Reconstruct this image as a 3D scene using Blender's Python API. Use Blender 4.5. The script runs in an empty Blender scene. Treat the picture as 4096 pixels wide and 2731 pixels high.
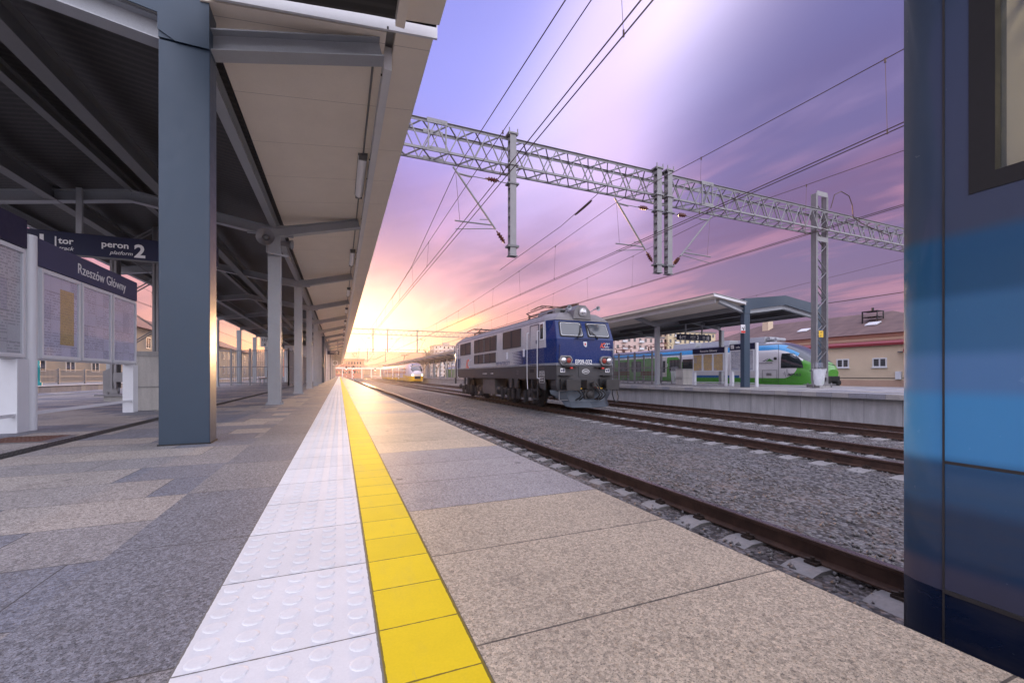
import bpy, bmesh, math, random
from mathutils import Vector, Matrix
import numpy as np
random.seed(7)
R = math.radians
C = bpy.context.scene.collection
S = bpy.context.scene

# ------------------------------------------------------------------ camera
TH = R(22.257)
cam = bpy.data.objects.new('camera', bpy.data.cameras.new('camera'))
C.objects.link(cam); S.camera = cam
cam.data.sensor_width = 36; cam.data.lens = 36*1686/4096
cam.data.shift_y = 134.5/4096
cam.location = (0, 0, .61); cam.rotation_euler = (R(90), 0, -TH)
cam.data.clip_start = .05; cam.data.clip_end = 5000
S.render.resolution_x, S.render.resolution_y = 1024, 682
S.view_settings.view_transform = 'Standard'; S.view_settings.look = 'None'
S.view_settings.exposure = 0.42; S.view_settings.gamma = 1

# ------------------------------------------------------------------ node expressions
class E:
    """tiny algebra that builds Math nodes"""
    def __init__(s, nt, v): s.nt, s.v = nt, v
    def _n(s, op, *a, clamp=False):
        n = s.nt.nodes.new('ShaderNodeMath'); n.operation = op; n.use_clamp = clamp
        for i, x in enumerate(a):
            x = x.v if isinstance(x, E) else x
            if isinstance(x, (int, float)): n.inputs[i].default_value = x
            else: s.nt.links.new(x, n.inputs[i])
        return E(s.nt, n.outputs[0])
    def __add__(s, o): return s._n('ADD', s, o)
    __radd__ = __add__
    def __mul__(s, o): return s._n('MULTIPLY', s, o)
    __rmul__ = __mul__
    def __sub__(s, o): return s._n('SUBTRACT', s, o)
    def __rsub__(s, o): return s._n('SUBTRACT', o, s)
    def __truediv__(s, o): return s._n('DIVIDE', s, o)
    def __rtruediv__(s, o): return s._n('DIVIDE', o, s)
    def __gt__(s, o): return s._n('GREATER_THAN', s, o)
    def __lt__(s, o): return s._n('LESS_THAN', s, o)
    def __pow__(s, o): return s._n('POWER', s, o)
    def min(s, o): return s._n('MINIMUM', s, o)
    def max(s, o): return s._n('MAXIMUM', s, o)
    def abs(s): return s._n('ABSOLUTE', s)
    def floor(s): return s._n('FLOOR', s)
    def fract(s): return s._n('FRACT', s)
    def clamp(s): return s._n('ADD', s, 0.0, clamp=True)
    def exp(s): return s._n('EXPONENT', s)
    def atan2(s, o): return s._n('ARCTAN2', s, o)
    def smooth(s, a, b):
        t = ((s-a)/(b-a)).clamp(); return t*t*(3-2*t)

def lk(nt, a, b):
    nt.links.new(a.v if isinstance(a, E) else a, b)
def sepxyz(nt, vec):
    n = nt.nodes.new('ShaderNodeSeparateXYZ'); nt.links.new(vec, n.inputs[0])
    return [E(nt, n.outputs[i]) for i in range(3)]
def comb(nt, x, y, z):
    n = nt.nodes.new('ShaderNodeCombineXYZ')
    for i, q in enumerate((x, y, z)):
        if isinstance(q, E): nt.links.new(q.v, n.inputs[i])
        else: n.inputs[i].default_value = q
    return n.outputs[0]
def mixc(nt, f, a, b, mode='MIX'):
    n = nt.nodes.new('ShaderNodeMix'); n.data_type = 'RGBA'; n.blend_type = mode
    for k, x in ((0, f), (6, a), (7, b)):
        x = x.v if isinstance(x, E) else x
        if isinstance(x, (int, float)): n.inputs[k].default_value = x
        elif isinstance(x, tuple): n.inputs[k].default_value = (*x[:3], 1)
        else: nt.links.new(x, n.inputs[k])
    return n.outputs[2]
def noise(nt, vec, scale, detail=3, rough=.5, dist=0):
    n = nt.nodes.new('ShaderNodeTexNoise'); n.inputs['Scale'].default_value = scale
    n.inputs['Detail'].default_value = detail; n.inputs['Roughness'].default_value = rough
    n.inputs['Distortion'].default_value = dist
    nt.links.new(vec, n.inputs['Vector']); return E(nt, n.outputs[0])
def white(nt, vec):
    n = nt.nodes.new('ShaderNodeTexWhiteNoise'); n.noise_dimensions = '3D'
    nt.links.new(vec, n.inputs['Vector']); return E(nt, n.outputs[0])
def voro(nt, vec, scale, feature='F1', out='Distance'):
    n = nt.nodes.new('ShaderNodeTexVoronoi'); n.feature = feature; n.inputs['Scale'].default_value = scale
    nt.links.new(vec, n.inputs['Vector']); return n.outputs[out]
def bump(nt, h, strength=.3, dist=.01):
    n = nt.nodes.new('ShaderNodeBump'); n.inputs['Strength'].default_value = strength
    n.inputs['Distance'].default_value = dist; lk(nt, h, n.inputs['Height']); return n.outputs[0]
def s2l(r, g, b):
    f = lambda c: c/12.92 if c <= .04045 else ((c+.055)/1.055)**2.4
    return tuple(f(v/255) for v in (r, g, b))

# ------------------------------------------------------------------ world
SUN_AZ, SUN_EL = R(3), R(3.2)
world = bpy.data.worlds.new('World'); S.world = world; world.use_nodes = True
def build_world():
    nt = world.node_tree; nt.nodes.clear()
    tc = nt.nodes.new('ShaderNodeTexCoord'); d = tc.outputs['Generated']
    x, y, z = sepxyz(nt, d)
    az = x.atan2(y)                                   # 0 = along the tracks, + to the right
    zp = z.max(0.0)
    ramp = nt.nodes.new('ShaderNodeValToRGB'); cr = ramp.color_ramp; cr.interpolation = 'EASE'
    stops = [(0, (226,170,160)), (.05, (222,158,152)), (.12, (208,142,150)), (.22, (188,136,170)),
             (.36, (172,142,204)), (.55, (150,150,228)), (.8, (142,158,236)), (1, (150,170,235))]
    while len(cr.elements) < len(stops): cr.elements.new(.5)
    for e, (p, c) in zip(cr.elements, stops): e.position = p; e.color = (*s2l(*c), 1)
    # cloud deck seen in perspective: project the direction on a plane
    px, py = x/(zp+.10), y/(zp+.10)
    pv = comb(nt, px*.55+py*.12, py*.22, 0.0)
    n1 = noise(nt, pv, 1.3, 5, .55, .6); n2 = noise(nt, pv, 4.0, 4, .55, .3)
    lk(nt, (z+(n1-.5)*.10).clamp(), ramp.inputs[0]); col = ramp.outputs[0]
    # darker slate mauve cloud bank to the right
    rt = az.smooth(.32, 1.0)*(1-zp.smooth(.62, .95))*(y > -.2)
    col = mixc(nt, rt*.80, col, s2l(88, 88, 138))
    dk = n1.smooth(.42, .60)*(1-zp.smooth(.4, .65))*zp.smooth(.05, .11)
    col = mixc(nt, dk*.7, col, s2l(120, 88, 130))
    pkc = n2.smooth(.5, .66)*(1-zp.smooth(.3, .5))*zp.smooth(.05, .11)
    col = mixc(nt, pkc*.35, col, s2l(232, 160, 178))
    lt = n2.smooth(.5, .75)*zp.smooth(.2, .5)
    col = mixc(nt, lt*.22, col, s2l(225, 205, 250))
    bnk = noise(nt, comb(nt, px*.35+3, py*.16+1, .7), 1.1, 4, .5, .8).smooth(.46, .56)*(1-zp.smooth(.62, .9))*zp.smooth(.06, .16)
    col = mixc(nt, bnk*.5, col, s2l(104, 92, 142))
    col = mixc(nt, 1.0, col, (.88, .82, .84), 'MULTIPLY')
    # brilliant break in the cloud, high centre
    def blob(px_, py_, wa, wb, rot=0.0):
        a, b = (px_-2048)/1686, (1500-py_)/1686
        s, c = math.sin(TH), math.cos(TH)
        v = Vector((s+a*c, c-a*s, b)).normalized()
        sx = Vector((v.y, -v.x, 0)).normalized(); sy = sx.cross(v)
        q = sx*math.cos(rot)+sy*math.sin(rot); w = sy*math.cos(rot)-sx*math.sin(rot)
        dq = x*q.x+y*q.y+z*q.z; dw = x*w.x+y*w.y+z*w.z; dv = x*v.x+y*v.y+z*v.z
        return (((dq*dq)/(wa*wa)+(dw*dw)/(wb*wb)+(n1-.5)*1.6)*-1).exp()*(dv > 0)
    b1 = blob(2540, 60, .32, .13, .75).min(1.0)
    col = mixc(nt, b1*.95, col, (1.02, .88, 1.25))
    b2 = blob(2420, 560, .10, .26).min(1.0)
    col = mixc(nt, b2*.62, col, s2l(238, 205, 250))
    b3 = blob(1800, 60, .30, .25).min(1.0)
    col = mixc(nt, b3*.6, col, s2l(146, 150, 240))
    # low sun burning through above the end of the line
    g1 = blob(1490, 1440, .12, .030).min(1.3)
    g2 = blob(1460, 1450, .24, .055).min(1.1)
    gr = blob(1850, 1300, .05, .016, .25).min(1.2)
    col = mixc(nt, (g2*.85).clamp(), col, (1.25, .46, .14))
    col = mixc(nt, g1.clamp(), col, (2.6, 1.9, 1.1))
    col = mixc(nt, (gr*n2.smooth(.35, .6)).clamp(), col, (1.3, .62, .25))
    # bright cool overcast behind the photographer and overhead
    back = (y*-1).smooth(-.35, .5)*zp.smooth(-.05, .15)
    col = mixc(nt, back, col, (1.75, 1.72, 2.0))
    top = zp.smooth(.66, .95)*(1-back)
    col = mixc(nt, top, col, (1.4, 1.38, 1.75))
    col = mixc(nt, (z < -.02), col, (.22, .18, .16))
    sky = nt.nodes.new('ShaderNodeTexSky'); sky.sky_type = 'NISHITA'; sky.sun_disc = False
    sky.sun_elevation = SUN_EL; sky.sun_rotation = SUN_AZ; sky.air_density = 1.0; sky.dust_density = .2
    bg1 = nt.nodes.new('ShaderNodeBackground'); nt.links.new(sky.outputs[0], bg1.inputs[0]); bg1.inputs[1].default_value = .02
    bg2 = nt.nodes.new('ShaderNodeBackground'); nt.links.new(col, bg2.inputs[0]); bg2.inputs[1].default_value = .92
    add = nt.nodes.new('ShaderNodeAddShader'); nt.links.new(bg1.outputs[0], add.inputs[0]); nt.links.new(bg2.outputs[0], add.inputs[1])
    out = nt.nodes.new('ShaderNodeOutputWorld'); nt.links.new(add.outputs[0], out.inputs[0])
build_world()
sun = bpy.data.objects.new('sun', bpy.data.lights.new('sun', 'SUN')); C.objects.link(sun)
sun.data.energy = 4.5; sun.data.angle = R(2.0); sun.data.color = (1, .58, .28)
sd = Vector((math.sin(SUN_AZ)*math.cos(SUN_EL), math.cos(SUN_AZ)*math.cos(SUN_EL), math.sin(SUN_EL)))
sun.rotation_euler = (-sd).to_track_quat('-Z', 'Y').to_euler()

# ------------------------------------------------------------------ tagging, mesh building
def tag(o, label=None, cat=None, group=None, kind=None):
    if label: o['label'] = label
    if cat: o['category'] = cat
    if group: o['group'] = group
    if kind: o['kind'] = kind
    return o
ROOTLOC = {}
def thing(name, loc, label, cat, group=None):
    o = bpy.data.objects.new(name, None); C.objects.link(o); o.location = loc
    o.empty_display_size = .2
    ROOTLOC[o.name] = Vector(loc)
    return tag(o, label, cat, group)
def rootloc(parent):
    while parent is not None and parent.parent is not None: parent = parent.parent
    return ROOTLOC.get(parent.name, Vector((0, 0, 0))) if parent is not None else None
def tree_of(o):
    return [c for c in bpy.data.objects if c.parent == o]
def copy_tree(o, delta=None, label=None, parent=None, kids=None):
    c = o.copy(); C.objects.link(c)
    if parent is not None: c.parent = parent
    if delta is not None: c.location = Vector(o.location)+Vector(delta)
    if label: c['label'] = label
    for ch in [k for k in KIDS.get(o.name, [])]:
        cc = copy_tree(ch, parent=c); KIDS.setdefault(c.name, []).append(cc)
    return c
KIDS = {}
class MB:
    def __init__(s): s.v, s.f, s.m = [], [], []
    def add(s, vs, fs, mi=0):
        b = len(s.v); s.v += [tuple(q) for q in vs]; s.f += [tuple(b+i for i in f) for f in fs]; s.m += [mi]*len(fs)
        return s
    def box(s, x0, x1, y0, y1, z0, z1, mi=0):
        return s.add([(x0,y0,z0),(x1,y0,z0),(x1,y1,z0),(x0,y1,z0),(x0,y0,z1),(x1,y0,z1),(x1,y1,z1),(x0,y1,z1)],
                     [(0,3,2,1),(4,5,6,7),(0,1,5,4),(1,2,6,5),(2,3,7,6),(3,0,4,7)], mi)
    def bar(s, p, q, w, h=None, up=(0, 0, 1), mi=0):
        p, q = Vector(p), Vector(q); h = w if h is None else h
        d = (q-p).normalized(); u = Vector(up)
        if abs(d.dot(u)) > .98: u = Vector((0, 1, 0))
        r = d.cross(u).normalized()*w/2; u = r.cross(d).normalized()*h/2
        vs = [p-r-u, p+r-u, p+r+u, p-r+u, q-r-u, q+r-u, q+r+u, q-r+u]
        return s.add(vs, [(0,1,2,3),(4,7,6,5),(0,4,5,1),(1,5,6,2),(2,6,7,3),(3,7,4,0)], mi)
    def ibeam(s, p, q, h, w, t=.012, up=(0, 0, 1)):
        p, q = Vector(p), Vector(q); d = (q-p).normalized(); r = d.cross(Vector(up)).normalized(); u = r.cross(d).normalized()
        s.bar(p, q, t, h-2*t, up)
        for k in (-1, 1): s.bar(p+u*k*(h/2-t/2), q+u*k*(h/2-t/2), w, t, up)
        return s
    def tube(s, p, q, r, n=8, r2=None, mi=0, cap=True):
        p, q = Vector(p), Vector(q); r2 = r if r2 is None else r2
        d = (q-p).normalized(); a = Vector((0, 0, 1)) if abs(d.z) < .9 else Vector((1, 0, 0))
        u = d.cross(a).normalized(); w = d.cross(u)
        vs = [p+(u*math.cos(2*math.pi*i/n)+w*math.sin(2*math.pi*i/n))*r for i in range(n)] + \
             [q+(u*math.cos(2*math.pi*i/n)+w*math.sin(2*math.pi*i/n))*r2 for i in range(n)]
        fs = [(i, i+n, (i+1) % n+n, (i+1) % n) for i in range(n)]
        if cap: fs += [tuple(range(n)), tuple(range(2*n-1, n-1, -1))]
        return s.add(vs, fs, mi)
    def path(s, pts, r, n=6, mi=0):
        for a, b in zip(pts, pts[1:]): s.tube(a, b, r, n, mi=mi)
        return s
    def lathe(s, p, axis, prof, n=16, mi=0):
        """prof: list of (distance along axis, radius)"""
        p, d = Vector(p), Vector(axis).normalized(); a = Vector((0, 0, 1)) if abs(d.z) < .9 else Vector((1, 0, 0))
        u = d.cross(a).normalized(); w = d.cross(u); vs = []
        for t, r in prof: vs += [p+d*t+(u*math.cos(2*math.pi*i/n)+w*math.sin(2*math.pi*i/n))*max(r, .0005) for i in range(n)]
        fs = [(k*n+i, (k+1)*n+i, (k+1)*n+(i+1) % n, k*n+(i+1) % n) for k in range(len(prof)-1) for i in range(n)]
        fs += [tuple(range(n)), tuple(reversed(range((len(prof)-1)*n, len(prof)*n)))]
        return s.add(vs, fs, mi)
    def prism(s, poly, axis, a0, a1, mi=0):
        """poly of 2D points extruded along 'x', 'y' or 'z'"""
        def P(u, v, a): return {'x': (a, u, v), 'y': (u, a, v), 'z': (u, v, a)}[axis]
        n = len(poly); vs = [P(u, v, a0) for u, v in poly]+[P(u, v, a1) for u, v in poly]
        return s.add(vs, [tuple(range(n)), tuple(reversed(range(n, 2*n)))]+[(i, i+n, (i+1) % n+n, (i+1) % n) for i in range(n)], mi)
    def loft(s, rings, mi=0, cap=True, closed=True):
        n = len(rings[0]); vs = [p for r in rings for p in r]; m = n if closed else n-1
        fs = [(k*n+i, (k+1)*n+i, (k+1)*n+(i+1) % n, k*n+(i+1) % n) for k in range(len(rings)-1) for i in range(m)]
        if cap: fs += [tuple(range(n)), tuple(reversed(range((len(rings)-1)*n, len(rings)*n)))]
        return s.add(vs, fs, mi)
    def build(s, name, mat, parent=None, smooth=False, bev=0, fix=True, **tg):
        me = bpy.data.meshes.new(name)
        off = rootloc(parent) if parent is not None else None
        vs = s.v if off is None else [(a-off.x, b-off.y, c-off.z) for a, b, c in s.v]
        me.from_pydata(vs, [], s.f)
        mats = mat if isinstance(mat, (list, tuple)) else [mat]
        for m in mats: me.materials.append(m)
        if any(s.m): me.polygons.foreach_set('material_index', s.m)
        if fix:
            bm = bmesh.new(); bm.from_mesh(me); bmesh.ops.recalc_face_normals(bm, faces=bm.faces); bm.to_mesh(me); bm.free()
        if smooth:
            me.polygons.foreach_set('use_smooth', [True]*len(me.polygons))
            if smooth is not True: me.set_sharp_from_angle(angle=R(smooth))
        o = bpy.data.objects.new(name, me); C.objects.link(o)
        if parent is not None: o.parent = parent; KIDS.setdefault(parent.name, []).append(o)
        if bev:
            b = o.modifiers.new('bevel', 'BEVEL'); b.width = bev; b.segments = 2; b.limit_method = 'ANGLE'; b.angle_limit = R(40)
        if tg: tag(o, **tg)
        return o
def text(s, size, org, right, up, mat, parent, name='lettering', ex=.002, align='LEFT', shear=0, wid=1, bold=0, label=None):
    cu = bpy.data.curves.new('t', 'FONT'); cu.body = s; cu.size = size; cu.extrude = ex; cu.align_x = align; cu.shear = shear
    cu.offset = bold*size; cu.resolution_u = 3
    to = bpy.data.objects.new('t', cu); C.objects.link(to)
    dg = bpy.context.evaluated_depsgraph_get()
    me = bpy.data.meshes.new_from_object(to.evaluated_get(dg)); bpy.data.objects.remove(to); bpy.data.curves.remove(cu)
    r, u = Vector(right).normalized(), Vector(up).normalized(); w = r.cross(u); o = Vector(org)
    if parent is not None: o = o-rootloc(parent)
    M = Matrix(((r.x*wid, u.x, w.x, o.x), (r.y*wid, u.y, w.y, o.y), (r.z*wid, u.z, w.z, o.z), (0, 0, 0, 1)))
    me.transform(M); me.materials.clear(); me.materials.append(mat)
    ob = bpy.data.objects.new(name, me); C.objects.link(ob)
    if parent is not None: ob.parent = parent; KIDS.setdefault(parent.name, []).append(ob)
    if label: ob['label'] = label
    return ob

# ------------------------------------------------------------------ materials
def mat(name, col, rough=.6, metal=0, var=.12, vs=3., spec=.5, bmp=0, bs=60., pat=None, coat=0, emis=None, fine=0, alpha=1):
    m = bpy.data.materials.new(name); m.use_nodes = True; nt = m.node_tree; b = nt.nodes['Principled BSDF']
    tc = nt.nodes.new('ShaderNodeTexCoord'); ob = tc.outputs['Object']
    c = pat(nt, *sepxyz(nt, ob)) if pat else None
    if c is None:
        rgb = nt.nodes.new('ShaderNodeRGB'); rgb.outputs[0].default_value = (*col, 1); c = rgb.outputs[0]
    if var:
        n = noise(nt, ob, vs, 5, .6); n2 = noise(nt, ob, vs*9, 3, .6)
        f = (n-.5)*var*2.4+(n2-.5)*var*1.2+1.0
        if fine: f = f+(noise(nt, ob, fine, 2, .6)-.5)*var*2.5
        c = mixc(nt, 1.0, c, comb(nt, f, f, f), 'MULTIPLY')
        lk(nt, ((n2-.5)*.25+rough).clamp(), b.inputs['Roughness'])
    else: b.inputs['Roughness'].default_value = rough
    nt.links.new(c, b.inputs['Base Color']); b.inputs['Metallic'].default_value = metal
    b.inputs['Specular IOR Level'].default_value = spec; b.inputs['Coat Weight'].default_value = coat
    b.inputs['Coat Roughness'].default_value = .08; b.inputs['Alpha'].default_value = alpha
    if bmp: nt.links.new(bump(nt, noise(nt, ob, bs, 3, .6), bmp, .01), b.inputs['Normal'])
    if emis: b.inputs['Emission Color'].default_value = (*emis[0], 1); b.inputs['Emission Strength'].default_value = emis[1]
    return m

def granite(name, sx, sy, ox, oy, tones, stag=0., contrast=1., joint=.005, jx=True):
    """polished flamed granite slabs sx by sy laid in rows across the platform"""
    m = bpy.data.materials.new(name); m.use_nodes = True; nt = m.node_tree; b = nt.nodes['Principled BSDF']
    ob = nt.nodes.new('ShaderNodeTexCoord').outputs['Object']; x, y, z = sepxyz(nt, ob)
    v = (y-oy)/sy; row = v.floor(); u = (x-ox)/sx+row*stag; col = u.floor()
    rnd = white(nt, comb(nt, col, row, 3.0)); rnd2 = white(nt, comb(nt, col+7, row, 9.0))
    c = mixc(nt, rnd.smooth(.35, .65), tones[0], tones[1])
    c = mixc(nt, (rnd2 > .66)*.8, c, tones[2])
    big = noise(nt, ob, 1.6, 4, .6); sp = noise(nt, ob, 260, 3, .75); sp2 = noise(nt, ob, 110, 2, .6)
    vz = E(nt, voro(nt, ob, 120, out='Color'))
    bw = nt.nodes.new('ShaderNodeRGBToBW'); nt.links.new(vz.v, bw.inputs[0]); cell = E(nt, bw.outputs[0])
    f = 1+(big-.5)*.45+((sp-.5)*1.5+(sp2-.5)*1.0+(cell-.5)*.7)*contrast
    c = mixc(nt, 1.0, c, comb(nt, f, f, f), 'MULTIPLY')
    fleck = noise(nt, ob, 210, 2, .8).smooth(.57, .63)
    c = mixc(nt, fleck*.75*contrast, c, (.045, .043, .045))
    fl2 = noise(nt, comb(nt, x+5, y, z), 150, 3, .8).smooth(.60, .66)
    c = mixc(nt, fl2*.45*contrast, c, (.10, .085, .075))
    warm = noise(nt, ob, 90, 2, .7).smooth(.52, .7)
    c = mixc(nt, warm*.25, c, tones[3])
    du = (u.fract()-.5).abs()*sx; dv = (v.fract()-.5).abs()*sy
    jt = dv > (sy/2-joint/2)
    if jx: jt = jt.max(du > (sx/2-joint/2))
    dirt = noise(nt, ob, 7, 3, .6).smooth(.3, .7)*.3+.65
    c = mixc(nt, jt*dirt, c, (.05, .045, .04))
    st = noise(nt, ob, 2.7, 5, .7).smooth(.56, .75)
    c = mixc(nt, st*.35, c, (.12, .11, .10))
    wp = noise(nt, comb(nt, x*1.3, y*.18, 2.0), 1.1, 4, .6).smooth(.4, .7)
    c = mixc(nt, wp*.18, c, (.16, .15, .145))
    ch = noise(nt, ob, 30, 3, .7).smooth(.55, .7)*(dv > (sy/2-.014)).max(du > (sx/2-.014))
    c = mixc(nt, ch*.45, c, (.09, .085, .075))
    gum = E(nt, voro(nt, ob, 2.3)).smooth(.065, .05)*(noise(nt, ob, 2.3, 1) > .52)
    c = mixc(nt, gum*.55, c, (.05, .048, .046))
    nt.links.new(c, b.inputs['Base Color'])
    lk(nt, (.66+(sp2-.5)*.3+st*.1).clamp(), b.inputs['Roughness'])
    b.inputs['Specular IOR Level'].default_value = .22
    nt.links.new(bump(nt, sp*.6+sp2*.4-jt*1.2, .35, .003), b.inputs['Normal'])
    return m

M = {}
M['granite_l'] = granite('granite_left', .8, .42, -.724, .12, ((.30,.29,.29), (.40,.365,.33), (.17,.19,.24), (.45,.36,.27)), .37, 1.3)
M['granite_b'] = granite('granite_border', .42, .78, -.31, .30, ((.23,.235,.25), (.27,.265,.27), (.2,.21,.24), (.33,.28,.24)), 0, 1.5)
M['granite_r'] = granite('granite_edge', 1.0, .505, .284, .405, ((.50,.425,.315), (.56,.47,.345), (.31,.32,.35), (.66,.44,.24)), 0, 1.05, joint=.006)
M['granite3'] = granite('granite_far', .8, .5, 0, 0, ((.33,.32,.33), (.4,.38,.36), (.25,.26,.3), (.4,.35,.3)), .3, .6)

def tile(name, col, sx, ox, oy):
    m = bpy.data.materials.new(name); m.use_nodes = True; nt = m.node_tree; b = nt.nodes['Principled BSDF']
    ob = nt.nodes.new('ShaderNodeTexCoord').outputs['Object']; x, y, z = sepxyz(nt, ob)
    v = (y-oy)/sx; rnd = white(nt, comb(nt, 1.0, v.floor(), 2.0))
    n = noise(nt, ob, 5, 5, .65); sp = noise(nt, ob, 160, 2, .6)
    f = .94+(rnd-.5)*.07+(n-.5)*.18+(sp-.5)*.12
    c = mixc(nt, 1.0, col, comb(nt, f, f, f), 'MULTIPLY')
    sc = noise(nt, comb(nt, x*40, y*2.5, 0.0), 1.5, 4, .7).smooth(.66, .74)
    c = mixc(nt, sc*.22, c, (.35, .3, .2))
    gr = noise(nt, comb(nt, x*2, y*.7, 1.0), 2.2, 5, .7).smooth(.5, .78); c = mixc(nt, gr*.16, c, (.32, .30, .27))
    wob = (noise(nt, ob, 45, 2, .6)-.5)*.004
    jy = (v.fract()-.5).abs()*sx+wob > (sx/2-.0022); jx = (x-ox).max(ox+sx-x+0.0)*0+((x-(ox+sx/2)).abs()+wob > (sx/2-.0045))
    j = jy.max(jx)
    c = mixc(nt, j*.8, c, (.06, .05, .03))
    nt.links.new(c, b.inputs['Base Color']); b.inputs['Roughness'].default_value = .72
    b.inputs['Specular IOR Level'].default_value = .18
    nt.links.new(bump(nt, sp*.3+n*.3-j*1.5, .35, .003), b.inputs['Normal'])
    return m
M['yellow_tile'] = tile('yellow_tile', (.98, .72, .02), .199, .084, .055)
M['white_tile'] = tile('white_tile', (.88, .87, .86), .403, -.319, .24)

def ballast_mat():
    m = bpy.data.materials.new('ballast'); m.use_nodes = True; nt = m.node_tree; b = nt.nodes['Principled BSDF']
    ob = nt.nodes.new('ShaderNodeTexCoord').outputs['Object']; x, y, z = sepxyz(nt, ob)
    vc = voro(nt, ob, 22, out='Color'); bw = nt.nodes.new('ShaderNodeRGBToBW'); nt.links.new(vc, bw.inputs[0]); t = E(nt, bw.outputs[0])
    vd = E(nt, voro(nt, ob, 22)); big = noise(nt, ob, .8, 4, .6)
    c = mixc(nt, t.smooth(.25, .75), (.065, .060, .060), (.22, .21, .215))
    c = mixc(nt, noise(nt, ob, 3, 3, .6).smooth(.5, .7)*.35, c, (.20, .13, .09))
    for cx_ in (2.995, 9.05, 13.4):
        g_ = 1-((x-cx_).abs()-.75).abs().smooth(.05, .42); o_ = 1-(x-cx_).abs().smooth(.1, .45)
        c = mixc(nt, g_*.45*noise(nt, ob, 2.2, 3, .6).smooth(.3, .7), c, (.13, .075, .05)); c = mixc(nt, o_*.45*noise(nt, ob, 1.4, 4, .7).smooth(.4, .7), c, (.035, .033, .033))
    f = .8+(big-.5)*.5+(.5-vd)*.7
    c = mixc(nt, 1.0, c, comb(nt, f, f, f), 'MULTIPLY')
    nt.links.new(c, b.inputs['Base Color']); b.inputs['Roughness'].default_value = .85
    nt.links.new(bump(nt, 1-vd*1.4+t*.5, 1.0, .03), b.inputs['Normal'])
    return m
M['ballast'] = ballast_mat()
M['stone'] = mat('ballast_stone', (.17, .162, .162), .85, var=.35, vs=14)
def concrete(name, col, joint=0, jy0=0, mark=False):
    def pat(nt, x, y, z):
        ob = comb(nt, x, y, z); st = noise(nt, comb(nt, x*3, y*3, z*.5), 1.2, 5, .7); n = noise(nt, ob, 40, 3, .6)
        c = mixc(nt, st.smooth(.3, .75), tuple(v*.78 for v in col), tuple(v*1.12 for v in col))
        f = 1+(n-.5)*.35; c = mixc(nt, 1.0, c, comb(nt, f, f, f), 'MULTIPLY')
        if joint:
            j = (((y-jy0)/joint).fract()-.5).abs()*joint > (joint/2-.008)
            c = mixc(nt, j*.8, c, tuple(v*.3 for v in col))
        return c
    return mat(name, col, .8, pat=pat, var=.06, bmp=.2)
M['conc'] = concrete('concrete', (.40, .39, .38))
M['wall3'] = concrete('platform_wall', (.45, .45, .45), 1.0, .2)
M['sleeper'] = concrete('sleeper_concrete', (.26, .25, .245))
M['asphalt'] = mat('asphalt', (.06, .06, .062), .85, var=.25, bmp=.3)
def rail_pat(nt, x, y, z):
    ob = comb(nt, x, y, z)
    return mixc(nt, noise(nt, ob, 5, 4, .7).smooth(.3, .7), (.055, .030, .022), (.10, .055, .038))
M['rail'] = mat('rail_rust', (.1,.05,.03), .55, metal=.15, pat=rail_pat, bmp=.2)
M['railtop'] = mat('rail_head', (.22, .19, .18), .28, metal=.9, var=.1)
M['clip'] = mat('rail_clip', (.05, .035, .028), .6, metal=.3)
M['clad'] = mat('cladding_slate', (.036, .060, .092), .42, metal=.15, var=.10, vs=1.2, fine=300, bmp=.04, bs=200)
M['steel'] = mat('painted_steel', (.33, .345, .37), .45, metal=.1, var=.12, vs=2, fine=120)
M['steel_d'] = mat('painted_steel_grey', (.15, .152, .158), .5, metal=.1, var=.12, vs=2)
M['white_metal'] = mat('white_painted_metal', (.66, .68, .72), .38, var=.05, vs=2)
M['galv'] = mat('galvanised', (.23, .225, .235), .5, metal=.3, var=.15, vs=4)
def soffit_pat(nt, x, y, z):
    j = ((y/1.12).fract()-.5).abs() > .4965
    c = mixc(nt, noise(nt, comb(nt, x, y*.3, z), 1.5, 4, .6), (.78, .69, .58), (.86, .77, .66))
    return mixc(nt, j*.55, c, (.2, .17, .14))
M['soffit'] = mat('soffit_beige', (.5,.43,.35), .55, pat=soffit_pat, var=.06, fine=250, bmp=.05, bs=300)
def deck_pat(nt, x, y, z):
    r = ((y/.12).fract()-.5).abs()
    return mixc(nt, r.smooth(.2, .4), (.03, .029, .029), (.055, .052, .05))
M['deck'] = mat('deck_dark', (.06,.06,.06), .5, pat=deck_pat, metal=.2)
M['fascia'] = mat('fascia_white', (.62, .62, .64), .4, var=.08)
M['roofmetal'] = mat('roof_sheet', (.34, .34, .35), .5, metal=.3)
M['navy'] = mat('sign_navy', (.012, .016, .05), .5, var=.05, spec=.3)
M['navy2'] = mat('header_slate', (.075, .075, .14), .6, var=.05, spec=.15)
M['lett'] = mat('lettering_white', (.8, .8, .8), .5, var=0)
M['lettd'] = mat('lettering_dark', (.03, .03, .05), .5, var=0)
M['letty'] = mat('lettering_cream', (.7, .62, .45), .5, var=0)
M['black'] = mat('black_rubber', (.012, .012, .013), .6, var=.2)
M['dark'] = mat('underframe_dark', (.030, .028, .028), .6, var=.35, vs=5, bmp=.2, bs=30)
M['frame'] = mat('frame_grey', (.045, .044, .048), .5, var=.22, vs=3)
M['red'] = mat('red_paint', (.55, .03, .02), .4)
M['orange'] = mat('orange_red_paint', (.75, .10, .03), .4, var=0)
M['yel'] = mat('yellow_paint', (.8, .5, .03), .45)
M['teal'] = mat('teal_paint', (.01, .24, .25), .4)
M['wood'] = mat('brown_wood', (.16, .05, .025), .5)
def glass(name, tint=(.02,.025,.03), rough=.04, alpha=1., spec=.8):
    return mat(name, tint, rough, var=0, spec=spec, alpha=alpha, coat=.5)
M['glass'] = glass('dark_glass'); M['wscreen'] = glass('windscreen_glass', (.05, .06, .075), .10)
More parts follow.
